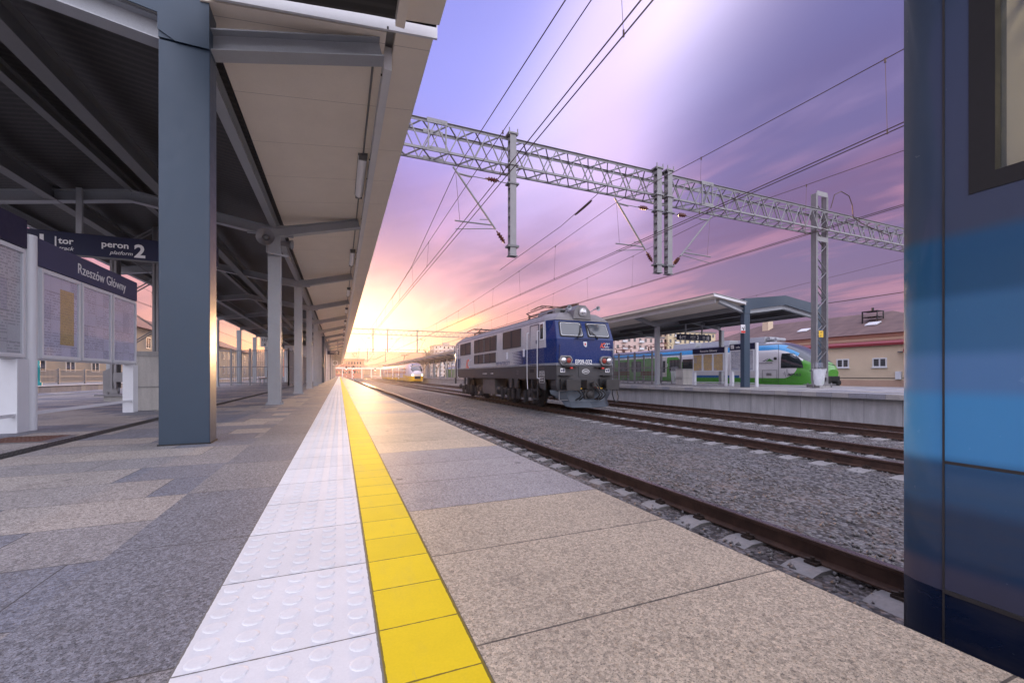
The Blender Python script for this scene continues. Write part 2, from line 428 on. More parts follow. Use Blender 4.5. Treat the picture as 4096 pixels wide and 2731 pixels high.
M['pane'] = glass('clear_pane', (.5, .52, .62), .03, .16)
M['bag'] = mat('clear_bag', (.75, .78, .82), .3, var=.15, vs=12, alpha=.5, bmp=.6, bs=18)
M['lamp_off'] = mat('lamp_diffuser', (.9, .9, .92), .3, var=0, alpha=1)
M['lamp_on'] = mat('head_lamp_lit', (1, .9, .7), .3, var=0, emis=((1, .85, .6), 6))
M['lamp_red'] = mat('red_lens', (.25, .03, .02), .15, var=0)
M['lens'] = mat('lamp_reflector', (.5, .5, .52), .16, metal=.8, var=.1, vs=20)
M['ceram'] = mat('insulator_brown', (.10, .03, .022), .25, var=.1)
M['wire'] = mat('wire_dark', (.10, .065, .055), .5, metal=.4, var=0)
M['bark'] = mat('bark', (.12, .085, .065), .9, var=.3)
M['tpane'] = glass('tinted_pane', (.10, .13, .16), .04, .35)
# ---- end materials
# ================================================================== GROUND, PLATFORMS, TRACKS
def struct(name, mb, m, **k): return mb.build(name, m, kind='structure', **k)
RZ = -.787      # rail head
def sheet(x0, x1, y0, y1, z): return MB().add([(x0,y0,z),(x1,y0,z),(x1,y1,z),(x0,y1,z)], [(0,1,2,3)])
struct('ground', sheet(-1500, 1500, -300, 3000, -1.25), mat('ground_earth', (.12, .105, .08), .9, var=.3, vs=.3))
def undulate(x0, x1, y0, y1, z, step, amp):
    nx, ny = int((x1-x0)/step)+1, int((y1-y0)/step)+1; mb = MB(); vs = []
    for j in range(ny):
        for i in range(nx):
            vs.append((x0+i*step, y0+j*step, z+amp*(math.sin(i*1.7+j*.6)*.5+math.sin(j*1.1-i*.37)*.5+random.uniform(-.6, .6))))
    return mb.add(vs, [(j*nx+i, j*nx+i+1, (j+1)*nx+i+1, (j+1)*nx+i) for j in range(ny-1) for i in range(nx-1)])
struct('ballast_bed', undulate(1.0, 15.8, -10, 60, -.985, .4, .012), M['ballast'])
struct('ballast_bed', sheet(1.0, 15.8, 59.6, 420, -.987), M['ballast'])
struct('ballast_bed', sheet(-16, -8.4, -10, 420, -.985), M['ballast'])
struct('ballast_bed', sheet(24.5, 30.5, -60, 420, -.99), M['ballast'])
# broken stones standing proud of the bed, near the camera
def stones(n=26000):
    rng = np.random.default_rng(3)
    y = -1+40*rng.random(n)**1.6; x = 1.7+13.6*rng.random(n)
    r = rng.uniform(.014, .034, n); base = np.array([(1,0,0),(-.5,.85,0),(-.5,-.85,0),(.1,.1,.9),(.2,-.3,-.8)])
    V = np.empty((n, 5, 3)); ang = rng.uniform(0, 6.28, n)
    ca, sa = np.cos(ang), np.sin(ang)
    jit = base[None]*r[:, None, None]*rng.uniform(.65, 1.25, (n, 5, 3))
    V[:, :, 0] = jit[:, :, 0]*ca[:, None]-jit[:, :, 1]*sa[:, None]+x[:, None]
    V[:, :, 1] = jit[:, :, 0]*sa[:, None]+jit[:, :, 1]*ca[:, None]+y[:, None]
    V[:, :, 2] = jit[:, :, 2]+(-.978)
    F = np.array([(0,1,3),(1,2,3),(2,0,3),(1,0,4),(2,1,4),(0,2,4)])
    f = (np.arange(n)[:, None, None]*5+F[None]).reshape(-1, 3)
    me = bpy.data.meshes.new('ballast_stones'); me.vertices.add(n*5); me.vertices.foreach_set('co', V.reshape(-1))
    me.loops.add(len(f)*3); me.loops.foreach_set('vertex_index', f.reshape(-1).astype('i'))
    me.polygons.add(len(f)); me.polygons.foreach_set('loop_start', np.arange(0, len(f)*3, 3, dtype='i')); me.update()
    me.materials.append(M['stone'])
    o = bpy.data.objects.new('ballast_stones', me); C.objects.link(o)
    tag(o, 'loose grey broken stones of the track bed between the rails', 'ballast', kind='stuff')
stones()

EDGE, FARE = 1.272, -9.3
struct('platform_paving', sheet(FARE, -.724, -12, 400, 0), M['granite_l'])
struct('platform_border_paving', sheet(-.724, -.319, -12, 400, 0), M['granite_b'])
struct('platform_edge_paving', MB().box(.284, EDGE, -12, 400, -.12, 0), M['granite_r'])
struct('yellow_line', sheet(.084, .284, -12, 400, .001), M['yellow_tile'])
# white tactile strip with raised domes
tp = sheet(-.319, .084, -12, 400, .001)
PH, TS = .24, .403
for k in range(-2, 75):
    for r in range(6):
        yy = PH+(k-1)*TS+(r+.5)*TS/6
        for c_ in range(5):
            xx = -.319+(c_+.5)*TS/5
            n = 12 if yy < 4 else 7
            pr = [(.025, .001), (.0225, .0026), (.019, .0034), (.0006, .0036)]
            vs = []
            for rr, zz in pr: vs += [(xx+rr*math.cos(2*math.pi*i/n), yy+rr*math.sin(2*math.pi*i/n), zz) for i in range(n)]
            tp.add(vs, [(q*n+i, q*n+(i+1) % n, (q+1)*n+(i+1) % n, (q+1)*n+i) for q in range(3) for i in range(n)])
struct('tactile_strip', tp, M['white_tile'], smooth=False, fix=False)
struct('tactile_strip', sheet(-8.3, -7.9, -12, 300, .003), M['white_tile'])
struct('platform_side_wall', MB().box(.9, 1.13, -12, 400, -1.2, -.12).box(FARE, FARE+.2, -12, 400, -1.2, -.004), M['wall3'])
# drainage channel with slotted grating
dr = MB().box(-2.42, -2.27, -6, 90, -.05, .002)
for i in range(330):
    for k in range(3): dr.box(-2.41+k*.046, -2.372+k*.046, 3+i*.05, 3.022+i*.05, .002, .007)
dr.build('drain_channel', mat('cast_iron', (.035,.035,.036), .5, metal=.5), label='narrow black slotted drain channel running along the paving beside the columns', cat='drain')
mh = thing('manhole_cover', (-2.75, 5.4, 0), 'square rusty brown inspection cover let into the paving below the notice board', 'manhole cover')
MB().box(-3.02, -2.48, 5.15, 5.68, .001, .006).build('frame', M['steel_d'], mh)
mm = MB().box(-2.98, -2.52, 5.19, 5.64, .004, .009)
for i in range(7):
    for j in range(7): mm.box(-2.95+i*.06, -2.92+i*.06, 5.22+j*.06, 5.25+j*.06, .009, .013)
mm.build('cover', mat('rusty_iron', (.14, .07, .05), .7, var=.4), mh)

# far left platform 1
struct('far_left_platform', MB().box(-24, -14.9, -12, 400, -1.2, 0), M['granite3'])
struct('far_left_platform_edge', MB().box(-15.3, -14.85, -12, 400, .004, .03), M['fascia'])

# platform 3
P3 = .03
struct('island_platform', MB().box(15.5, 24.95, -60, 400, -1.2, P3-.16), M['wall3'])
struct('island_platform_slab', MB().box(15.25, 25.0, -60, 400, P3-.155, P3), M['granite3'])
ts = sheet(16.25, 16.62, -60, 300, P3+.004)
for k in range(130):
    for c_ in range(4): ts.box(16.28+c_*.09, 16.33+c_*.09, 2+k*.3, 2.15+k*.3, P3+.004, P3+.009)
struct('tactile_strip', ts, M['white_tile'])
struct('tactile_strip', sheet(23.7, 24.1, -60, 300, P3+.004), M['white_tile'])
struct('car_park', sheet(30.5, 150, -80, 300, -.16), M['asphalt'])

# railway tracks
def rail_mb(x, y0, y1):
    pr = [(-.07,-.172),(.07,-.172),(.07,-.160),(.012,-.140),(.009,-.045),(.035,-.034),(.036,-.006),(.028,0),(-.028,0),(-.036,-.006),(-.035,-.034),(-.009,-.045),(-.012,-.140),(-.07,-.160)]
    mb = MB(); n = len(pr)
    vs = [(x+a, y0, RZ+b) for a, b in pr]+[(x+a, y1, RZ+b) for a, b in pr]
    mb.add(vs, [tuple(range(n)), tuple(reversed(range(n, 2*n)))])
    for i in range(n): mb.add([vs[i], vs[(i+1) % n], vs[(i+1) % n+n], vs[i+n]], [(0, 3, 2, 1)], 1 if i == 7 else 0)
    return mb
def sleeper_mb(x, y):
    mb = MB(); zt = RZ-.172
    for s in (-1, 1):
        mb.prism([(x+s*1.26, zt-.12), (x+s*1.22, zt-.015), (x+s*.93, zt), (x+s*.55, zt), (x+s*.35, zt-.05), (x+s*.3, zt-.12)], 'y', y-.13, y+.13)
    mb.box(x-.32, x+.32, y-.10, y+.10, zt-.14, zt-.05)
    for s in (-.75, .75):
        for k in (-1, 1):
            q = x+s+k*.10
            mb.box(q-.035, q+.035, y-.05, y+.05, zt, zt+.02, 1)
            mb.tube((q-.02*k, y-.05, zt+.035), (q+.02*k, y+.05, zt+.035), .011, 5, mi=1)
            mb.tube((q, y, zt), (q, y, zt+.06), .018, 6, mi=1)
    return mb
def track(x, label, y0=-10, y1=420, near=0.):
    t = thing('railway_track', (x, 0, RZ-.17), label, 'railway track', 'railway tracks')
    for s in (-.7535, .7535): rail_mb(x+s, y0, y1).build('rail', [M['rail'], M['railtop']], t, fix=False)
    s0 = sleeper_mb(x, near).build('sleeper', [M['sleeper'], M['clip']], t)
    n = 0
    for k in range(1, 98):
        c = s0.copy(); C.objects.link(c); c.parent = t; c.location = (0, k*.6, 0); KIDS[t.name].append(c)
    rest = MB(); zt = RZ-.172
    y = near+98*.6
    while y < 300: rest.box(x-1.26, x+1.26, y-.13, y+.13, zt-.12, zt-.02); y += .6
    rest.build('far_sleepers', M['sleeper'], t, kind='stuff')
    return t
track(2.995, 'railway track closest to the camera, beside the yellow line platform', near=-1.9)
track(9.05, 'railway track carrying the blue and silver locomotive', near=1.3)
track(13.4, 'rusty railway track along the concrete wall of platform 3', near=3.2)
track(27.55, 'railway track under the green train beyond platform 3', near=8)
track(-11.2, 'railway track beyond the far left side of the canopied platform', near=10)
# cast-in marks on platform 3 wall panels
wm = MB()
for k in range(40): wm.box(15.485, 15.5, 3.4+k, 3.75+k, -.47, -.462)

# ================================================================== CANOPIES
def canopy(name, xc, s, W, ys, z0, label, ridge_h=.38, extra_wing=None, shelter=False, full=True):
    """xc outer column line, s direction of the cantilever wing, W distance to the opposite column line"""
    X = lambda d: xc+s*d
    y0, y1 = ys[0]-.16, ys[-1]+.6
    t = thing(name, (X(-W/2), ys[0], z0), label, 'canopy', 'platform canopies')
    zb = z0+3.5                                # underside of the frames at the columns
    rz = zb+ridge_h
    def col(d, y, clad, last=False):
        mb = MB(); x = X(d)
        if clad:
            mb.box(x-.185, x+.185, y-.12, y+.10, z0, zb+.0)
            mb.build('clad_column', M['clad'], t, bev=.006)
            MB().box(x-.193, x+.193, y-.128, y+.108, z0+.001, z0+.012).build('foot_sealant', M['black'], t)
        else:
            mb.box(x-.115, x+.115, y-.11, y-.095, z0, zb).box(x-.115, x+.115, y+.095, y+.11, z0, zb)
            mb.box(x-.1, x-.088, y-.095, y+.095, z0, zb).box(x+.088, x+.1, y-.095, y+.095, z0, zb)
            mb.box(x-.16, x+.16, y-.16, y+.16, z0, z0+.012)
            for bx_ in (-.13, .13):
                for by_ in (-.13, .13): mb.tube((x+bx_, y+by_, z0+.01), (x+bx_, y+by_, z0+.05), .014, 6)
            mb.build('column', M['steel'], t)
    for i, y in enumerate(ys):
        cl = (i == 0 and full)
        col(0, y, cl); col(-W, y, cl)
        # wing rafter, haunched
        wr = MB()
        wr.ibeam((X(.05), y, zb+.10), (X(1.66), y, zb+.50), .19, .17, up=(0, 0, 1))
        wr.build('wing_rafter', M['steel'], t)
        gr = MB()
        gr.ibeam((X(-.05), y, zb+.10), (X(-W/2), y, rz+.10), .20, .16)
        gr.ibeam((X(-W/2), y, rz+.10), (X(-W+.05), y, zb+.10), .20, .16)
        if i: gr.box(min(X(.35), X(-.5)), max(X(.35), X(-.5)), y-.02, y+.02, zb+.03, zb+.26)
        gr.build('gable_rafter', M['steel'], t)
    # longitudinal members
    for d, z, h, nm in ((-.02, zb+.30, .20, 'eaves_beam'), (-W/2, rz+.27, .16, 'ridge_beam'), (-W*.33, zb+.34, .26, 'purlin'), (-W*.73, zb+.34, .26, 'purlin'), (-W+.02, zb+.30, .2, 'eaves_beam')):
        MB().ibeam((X(d), y0+.2, z), (X(d), y1-.1, z), h, .12 if nm != 'purlin' else .18).build(nm, M['steel_d'] if nm != 'eaves_beam' else M['steel'], t)
    # decks
    def slab(pts, ya, yb, nm, m): MB().prism(pts, 'y', ya, yb).build(nm, m, t)
    e0 = zb+.40
    slab([(X(.12), e0), (X(1.70), e0+.20), (X(1.70), e0+.30), (X(.12), e0+.10)], y0, y1, 'wing_soffit', M['soffit'])
    slab([(X(1.79), e0+.21), (X(2.17), e0+.26), (X(2.17), e0+.36), (X(1.79), e0+.31)], y0-.02, y1, 'edge_soffit', M['soffit'])
    slab([(X(1.70), zb+.43), (X(1.785), zb+.43), (X(1.785), zb+.68), (X(1.70), zb+.68)], y0+.3, y1, 'gutter_channel', M['fascia'])
    slab([(X(.10), e0+.105), (X(1.69), e0+.305), (X(2.2), e0+.365), (X(2.2), e0+.40), (X(.10), e0+.14)], y0-.05, y1, 'roof_sheet', M['roofmetal'])
    # white end flashing of the wing
    MB().prism([(X(.185), e0+.01), (X(2.21), e0+.255), (X(2.21), e0+.41), (X(.185), e0+.165)], 'y', y0-.05, y0-.022).build('end_flashing', M['fascia'], t)
    g0, g1 = zb+.42, rz+.42
    slab([(X(.09), g0), (X(-W/2), g1), (X(-W-.15), g0), (X(-W-.15), g0+.12), (X(-W/2), g1+.12), (X(.09), g0+.12)], y0+.45 if full else y0, y1, 'gable_deck', M['deck'])
    if full:
        yf = ys[0]-.13
        MB().prism([(X(.185), zb-.0), (X(.185), zb+.70), (X(-W/2), rz+.66), (X(-W-.185), zb+.70), (X(-W-.185), zb), (X(-W+.185), zb),
                    (X(-W+.185), zb+.21), (X(-W/2), rz+.20), (X(-.185), zb+.21), (X(-.185), zb+.07), (X(-.06), zb)][::1], 'y', yf-.012, yf).build('gable_cladding', M['clad'], t)
        for d in (0, -W): MB().box(X(d)-.183, X(d)+.183, ys[0]-.127, ys[0]+.1, zb+.012, zb+.7).build('column_head_cladding', M['clad'], t)
    MB().tube((X(1.60), ys[0]+.1, e0+.165), (X(1.60), y1-1, e0+.165), .012, 6).build('cable_conduit', M['steel_d'], t)
    # drip angle along gutter with bolts
    bt = MB()
    y = ys[0]
    while y < min(ys[-1], ys[0]+40):
        for k in (-.35, .35): bt.tube((X(1.685), y+k, zb+.5), (X(1.70), y+k, zb+.5), .012, 6)
        y += (ys[1]-ys[0])/2
    bt.build('bolts', M['black'], t)
    return t
YS2 = [4.62+5.45*k for k in range(26)]
canopy('platform_canopy', -1.255, 1, 4.75, YS2, 0, 'long grey steel canopy with beige soffit and slate clad front column over platform 2')
YS3 = [14.4+6*k for k in range(28)]
canopy('platform_canopy', 17.9, -1, 5.3, YS3, P3, 'grey steel canopy on platform 3 with slate clad gable end, behind the locomotive')
# the nearer canopy section that starts over the photographer
tn = thing('platform_canopy', (-3.6, -8, 0), 'end of the nearer platform canopy wing overhead at the very top of the picture', 'canopy', 'platform canopies')
MB().prism([(-1.15, 3.85), (.50, 4.09), (.50, 4.21), (-1.15, 3.97)], 'y', -1.2, 4.25).build('wing_deck', M['deck'], tn)
MB().prism([(.60, 4.11), (.94, 4.165), (.94, 4.28), (.60, 4.22)], 'y', -1.2, 4.25).build('edge_soffit', M['soffit'], tn)
MB().box(.50, .585, -1.2, 4.2, 3.98, 4.24).build('gutter_channel', M['soffit'], tn)
MB().box(-1.35, -1.15, -1.1, -.9, 0, 3.6).build('column', M['steel'], tn)
MB().box(-1.35, -1.16, -1.2, 4.1, 3.6, 3.84).ibeam((-1.2, -1., 3.7), (.5, -1., 3.95), .2, .16).build('eaves_beam', M['steel'], tn)

# wing lamps
LY = [7.8+5.45*k for k in range(24)]
def lamp_at(y):
    t = thing('strip_lamp', (.33, y, 4.2), '', 'strip lamp', 'strip lamps under the canopy edge')
    MB().box(.27, .41, y-.80, y+.80, 4.06, 4.095).build('housing', M['steel_d'], t)
    pr = [(.065*math.cos(a), .07*math.sin(a)) for a in [math.pi+i*math.pi/8 for i in range(9)]]
    MB().prism([(.34+a, 4.06+b) for a, b in pr], 'y', y-.76, y+.76).build('diffuser', M['lamp_off'], t, smooth=40)
    MB().box(.28, .40, y-.79, y-.765, 3.985, 4.06).box(.28, .40, y+.765, y+.79, 3.985, 4.06).build('end_cap', M['steel_d'], t)
    return t
ordn = ['nearest', 'second nearest', 'third nearest', 'fourth nearest', 'fifth nearest', 'sixth nearest']
L0 = lamp_at(LY[0])
for k, y in enumerate(LY):
    o = L0 if k == 0 else copy_tree(L0, (0, y-LY[0], 0))
    o['label'] = (ordn[k]+' tubular strip lamp under the beige canopy edge') if k < 6 else 'one of the tiny strip lamps merging into a dotted row along the canopy edge'
# loudspeaker on the second column
t = thing('loudspeaker', (-1.3, 9.86, 3.2), 'round grey horn loudspeaker at the top of the second canopy column', 'loudspeaker')
for (cx, cy, dx, r) in ((-1.36, 9.72, (-.1, -1, -.05), .17), (-1.02, 10.02, (1, -.2, -.1), .10)):
    MB().lathe((cx, cy, 3.37), dx, [(-.16, .05), (-.05, .055), (0, r*.5), (.06, r*.8), (.09, r), (.10, r), (.085, r*.9), (.03, r*.4), (.0, r*.35)], 20).build('horn', M['galv'], t, smooth=40)
    MB().lathe(Vector((cx, cy, 3.37)), dx, [(.0, r*.3), (.06, r*.28), (.075, r*.12)], 14).build('driver', M['steel_d'], t, smooth=40)
MB().bar((-1.36, 9.82, 3.1), (-1.36, 9.82, 3.4), .04).bar((-1.36, 9.82, 3.1), (-1.0, 9.98, 3.1), .04).build('bracket', M['galv'], t)

# ================================================================== SIGNS
def hang_sign(x0, x1, y, z0, z1, items, label, hang, m='navy', top=3.95):
    t = thing('hanging_sign', ((x0+x1)/2, y, z0), label, 'sign')
    MB().box(x0, x1, y-.05, y+.05, z0, z1).build('panel', M[m], t, bev=.005)
    MB().box(x0-.004, x1+.004, y-.055, y+.055, z0-.012, z0).build('trim', M['steel_d'], t)
    for hx in hang: MB().box(hx-.04, hx+.04, y-.03, y+.03, z1, top).build('hanger', M['steel'], t)
    for (s, sz, x, z, kw) in items: text(s, sz, (x, y-.053, z), (1, 0, 0), (0, 0, 1), M['lett'], t, **kw)
    return t
hang_sign(-4.98, -2.22, 9.9, 2.74, 3.13, [('1', .33, -4.86, 2.82, dict(bold=.03)), ('|', .26, -4.63, 2.86, {}), ('tor', .155, -4.56, 2.92, dict(bold=.02)),
    ('track', .095, -4.56, 2.81, dict(shear=.3)), ('peron', .155, -3.98, 2.93, dict(bold=.02, wid=1.05)), ('platform', .095, -3.86, 2.81, dict(shear=.3)), ('2', .33, -3.51, 2.79, dict(bold=.03))],
    'dark navy hanging sign reading peron 2 under the near canopy', (-4.3, -2.6))
hang_sign(19.36, 22.13, 20.3, 2.81, 3.17, [('6', .33, 19.5, 2.87, dict(bold=.02)), ('|', .26, 19.72, 2.9, {}), ('tor', .17, 19.82, 2.98, dict(bold=.02)), ('track', .09, 19.83, 2.87, {}),
    ('peron', .17, 20.4, 2.98, dict(bold=.02)), ('platform', .09, 20.5, 2.87, {}), ('3', .33, 20.92, 2.87, dict(bold=.02)), ('tor', .17, 21.4, 2.98, dict(bold=.02)), ('track', .09, 21.42, 2.87, {}), ('|', .26, 21.68, 2.9, {}), ('8', .33, 21.8, 2.87, dict(bold=.02))],
    'dark navy hanging sign reading peron 3 under the far canopy', (20.05, 21.4))
hang_sign(-1.02, -.02, 42, 2.5, 2.82, [('sektor', .15, -.82, 2.66, {}), ('|', .25, -.42, 2.58, {}), ('D', .28, -.32, 2.56, dict(bold=.02))],
    'small dark hanging sign reading sektor D far down the platform', (-.9, -.15), top=3.9)

def board(x, ya, yb, label, header, sheets, z0=0, round_end='near', hdr='navy2', face=1, zt=2.155, left_leg=True):
    """notice board standing parallel to the tracks; face=+1 faces +X (towards the track side), -1 faces the other way.
    ya < yb; seen from its face"""
    t = thing('notice_board', (x, (ya+yb)/2, z0), label, 'notice board', 'notice boards')
    F = lambda d: x+face*d
    b = lambda mb, d0, d1, y0, y1, za, zb: mb.box(min(F(d0), F(d1)), max(F(d0), F(d1)), y0, y1, z0+za, z0+zb)
    zl, zh = .78, zt-.31
    b(MB(), -.06, .035, ya, yb, zl, zh).build('case', M['white_metal'], t, bev=.004)
    b(MB(), -.06, .055, ya-.002, yb+.002, zh+.004, zt).build('header', M[hdr], t)
    n = len(sheets); w = (yb-ya-.04)/n
    for i, sh in enumerate(sheets):
        a, c = ya+.02+i*w+.02, ya+.02+(i+1)*w-.02
        fr = MB()
        for (p, q, r_, s_) in ((a, c, zl+.02, zl+.06), (a, c, zh-.06, zh-.02), (a, a+.035, zl+.06, zh-.06), (c-.035, c, zl+.06, zh-.06)): b(fr, .035, .065, p, q, r_, s_)
        f = fr.build('door_frame', M['white_metal'], t)
        b(MB(), .036, .040, a+.035, c-.035, zl+.06, zh-.06).build('backing', sh, t)
        b(MB(), .052, .056, a+.035, c-.035, zl+.06, zh-.06).build('glass_pane', M['pane'], f)
    ye = ya if round_end == 'near' else yb
    so = -1 if round_end == 'near' else 1
    cy = ye+so*.085
    MB().lathe((x, cy, z0), (0, 0, 1), [(0, .08), (zt+.0, .08)], 24).build('round_post', M['white_metal'], t, smooth=40)
    yo = yb-.09 if round_end == 'near' else ya+.09
    if left_leg: b(MB(), -.07, .07, yo-.09, yo+.09, 0, zl).build('leg', M['white_metal'], t, bev=.004)
    b(MB(), .02, .055, min(cy, yo), max(cy, yo), .17, .205).build('foot_rail', M['white_metal'], t)
    if header:
        s, sz, off = header
        if face > 0: text(s, sz, (F(.057), ya+off, z0+zh+.09), (0, 1, 0), (0, 0, 1), M['lett'], t)
        else: text(s, sz, (F(.057), yb-off, z0+zh+.09), (0, -1, 0), (0, 0, 1), M['lett'], t)
    return t
def paper(name, base, ycol=None, yl=None, grid=False):
    """printed timetable sheet: heading bars, columns and rows of print"""
    def pat(nt, x, y, z):
        dk = tuple(v*.35 for v in base)
        row = ((z/.032).fract() > .5)*(white(nt, comb(nt, (y/.022).floor(), (z/.032).floor(), 1.0)) > .35)
        blk = white(nt, comb(nt, (y/.20).floor(), (z/.16).floor(), 4.0))
        c = mixc(nt, row*(blk > .25)*.5, base, dk)
        c = mixc(nt, (blk > .86)*.35, c, (.25, .30, .45))
        ln = (((z/.32).fract()-.5).abs() > .485).max(((y/.20).fract()-.5).abs() > .485)
        c = mixc(nt, ln*(.7 if grid else .35), c, (.08, .07, .06))
        if ycol:
            m_ = (y > yl[0])*(y < yl[1])*(z > yl[2])*(z < yl[3]); c = mixc(nt, m_, c, mixc(nt, row*.35, ycol, (.2, .13, .02)))
        return c
    return mat(name, base, .6, pat=pat, var=.05)
pw = paper('sky_tinted_timetable', (.64, .63, .80)); py_ = paper('part_yellow_timetable', (.64, .63, .8), (.60, .40, .06), (-.82, -.53, .98, 1.66))  # lavender in both base colours stands for sky reflected in the panes
pyel = paper('yellow_timetable', (.62, .40, .04), grid=True); pwh = paper('white_notice', (.55, .57, .6))
board(-3.2, 6.43, 8.93, 'three pane white notice board lettered with the station name, nearest the slate column', ('Rzeszów Główny', .19, .76), [py_, pw, pw])
board(-3.2, 3.7, 6.24, 'notice board cut by the left frame edge, with a dark navy header', None, [pwh, pwh], round_end='near', hdr='navy', zt=2.29)
board(19.3, 16.75, 18.95, 'notice board with three yellow timetable sheets on platform 3', ('Rzeszów Główny', .17, .55), [pyel, pyel, pyel], z0=P3, hdr='navy', face=-1, zt=2.11)
bi = board(19.3, 14.95, 16.4, 'white notice board headed info, half hidden by the slate column of platform 3', ('info', .16, .38), [pwh], z0=P3, hdr='navy', face=-1, zt=2.2)
MB().box(19.236, 19.242, 16.13, 16.32, P3+1.97, P3+2.16).build('info_symbol', M['lett'], bi)
text('i', .17, (19.235, 16.26, P3+2.0), (0, -1, 0), (0, 0, 1), M['lettd'], bi, bold=.03)
for k in range(4): MB().lathe((19.237, 16.2, P3+1.0+k*.2), (-1, 0, 0), [(0, .02), (.004, .02)], 10).build('symbol_dot', M['lettd'], bi)

# white utility box + loading
def cabinet(x0, x1, y0, y1, z0, h, label, marks=False):
    t = thing('utility_cabinet', ((x0+x1)/2, (y0+y1)/2, z0), label, 'cabinet')
    MB().box(x0, x1, y0, y1, z0+.0, z0+h).build('body', concrete('cabinet_cream', (.55, .53, .50)), t, bev=.01)
    MB().box(x0-.015, x1+.015, y0-.015, y1+.015, z0+h*.93, z0+h+.02).box(x0-.012, x1+.012, y0-.012, y1+.012, z0+h*.40, z0+h*.42).build('lid', M['conc'], t, bev=.006)
    if marks:
        mk = MB()
        for i in range(7):
            hh = .12+.1*abs(math.sin(i*1.9)); mk.box(x0-.018, x0-.013, y0+.12+i*.09, y0+.145+i*.09, z0+.3, z0+.3+hh)
        mk.build('printed_trees', mat('print_grey', (.16, .17, .15)), t)
    return t
cabinet(-3.22, -2.55, 9.1, 9.8, 0, 1.0, 'pale cream utility cabinet standing behind the notice board near the slate column')
cabinet(19.3, 20.1, 19.75, 20.35, P3, .95, 'cream cube cabinet printed with grey trees on platform 3', True)

def bag_bin(x, y, z0, label):
    t = thing('litter_bin', (x, y, z0), label, 'litter bin', 'litter bins with clear bags')
    mb = MB(); rings = []
    for z, r in ((.12, .10), (.2, .17), (.45, .20), (.7, .22), (.85, .25)):
        rings.append([(x+r*(1+.10*math.sin(5*a+z*9))*math.cos(a), y+r*(1+.10*math.sin(5*a+z*9))*math.sin(a), z0+z) for a in [i*math.pi/12 for i in range(24)]])
    mb.loft(rings, cap=False).build('clear_bag', M['bag'], t, smooth=True)
    h = MB()
    for i in range(24):
        a, b = i*math.pi/12, (i+1)*math.pi/12; h.tube((x+.26*math.cos(a), y+.26*math.sin(a), z0+.86), (x+.26*math.cos(b), y+.26*math.sin(b), z0+.86), .012, 5)
    h.build('hoop', M['galv'], t)
    MB().box(x-.02, x+.02, y+.24, y+.28, z0, z0+1.1).box(x-.2, x+.2, y-.03, y+.28, z0, z0+.02).build('stand', M['galv'], t)
    MB().box(x-.24, x+.24, y-.02, y+.02, z0+.92, z0+1.12).build('top_panel', M['pane'], t)
bag_bin(20.2, 21.4, P3, 'clear plastic bag litter bin beside the cream cube cabinet')
bag_bin(19.3, 11.9, P3, 'clear plastic bag litter bin beside the lattice mast on platform 3')

# ================================================================== BARRED WIND SHELTERS, BENCHES
def fence(x0, y0, x1, y1, z0, n, label, h=2.05, name='bar_fence'):
    t = thing(name, ((x0+x1)/2, (y0+y1)/2, z0), label, 'fence')
    a, b = Vector((x0, y0, z0)), Vector((x1, y1, z0)); d = (b-a)/n
    for i in range(n+1):
        p = a+d*i; MB().bar(p, p+Vector((0, 0, h+.06)), .09).build('post', M['galv'], t)
    rr = MB()
    for z in (.16, h*.52, h*.97): rr.bar(a+Vector((0, 0, z)), b+Vector((0, 0, z)), .05)
    rr.build('rail', M['galv'], t)
    for i in range(n):
        br = MB(); p = a+d*i; m_ = max(4, int(d.length/.13))
        for k in range(1, m_): q = p+d*k/m_; br.tube(q+Vector((0, 0, .1)), q+Vector((0, 0, h*.97)), .012, 5)
        br.build('bar_panel', M['galv'], t)
    return t
fence(18.9, 22.0, 18.9, 38, P3, 9, 'galvanised bar fence of the stair opening on platform 3, behind the locomotive buffers', 2.1)
fence(21.9, 22.6, 21.9, 38, P3, 8, 'rear galvanised bar fence of the stair opening on platform 3', 2.1)
fence(-6.9, 29.6, -2.7, 27.2, 0, 4, 'galvanised bar fence crossing platform 2 between the left columns', 2.1)
fence(-2.7, 27.2, -2.5, 44, 0, 8, 'galvanised bar fence running away beyond the second column of platform 2', 2.1)
def bench(x, y, z0, L, label, ang=0):
    t = thing('bench', (x, y, z0), label, 'bench', 'brown slatted benches')
    s = MB(); bk = MB()
    for k in range(4): s.box(x-.22+k*.11, x-.13+k*.11, y-L/2, y+L/2, z0+.42, z0+.45)
    for k in range(3): bk.box(x+.22, x+.25, y-L/2, y+L/2, z0+.55+k*.11, z0+.64+k*.11)
    s.build('seat', M['wood'], t); bk.build('backrest', M['wood'], t)
    for yy in (y-L*.38, y+L*.38): MB().box(x-.2, x-.15, yy-.02, yy+.02, z0, z0+.42).box(x+.2, x+.25, yy-.02, yy+.02, z0, z0+.9).box(x-.2, x+.25, yy-.02, yy+.02, z0+.38, z0+.42).build('leg', M['galv'], t)
bench(20.3, 24.2, P3, 1.9, 'brown slatted bench behind the bar fence on platform 3, nearest the cream cabinet')
bench(20.3, 27.4, P3, 1.9, 'brown slatted bench behind the bar fence on platform 3, nearest the locomotive')
bench(-4.2, 29.6, 0, 1.9, 'brown slatted bench behind the bar fence on platform 2')

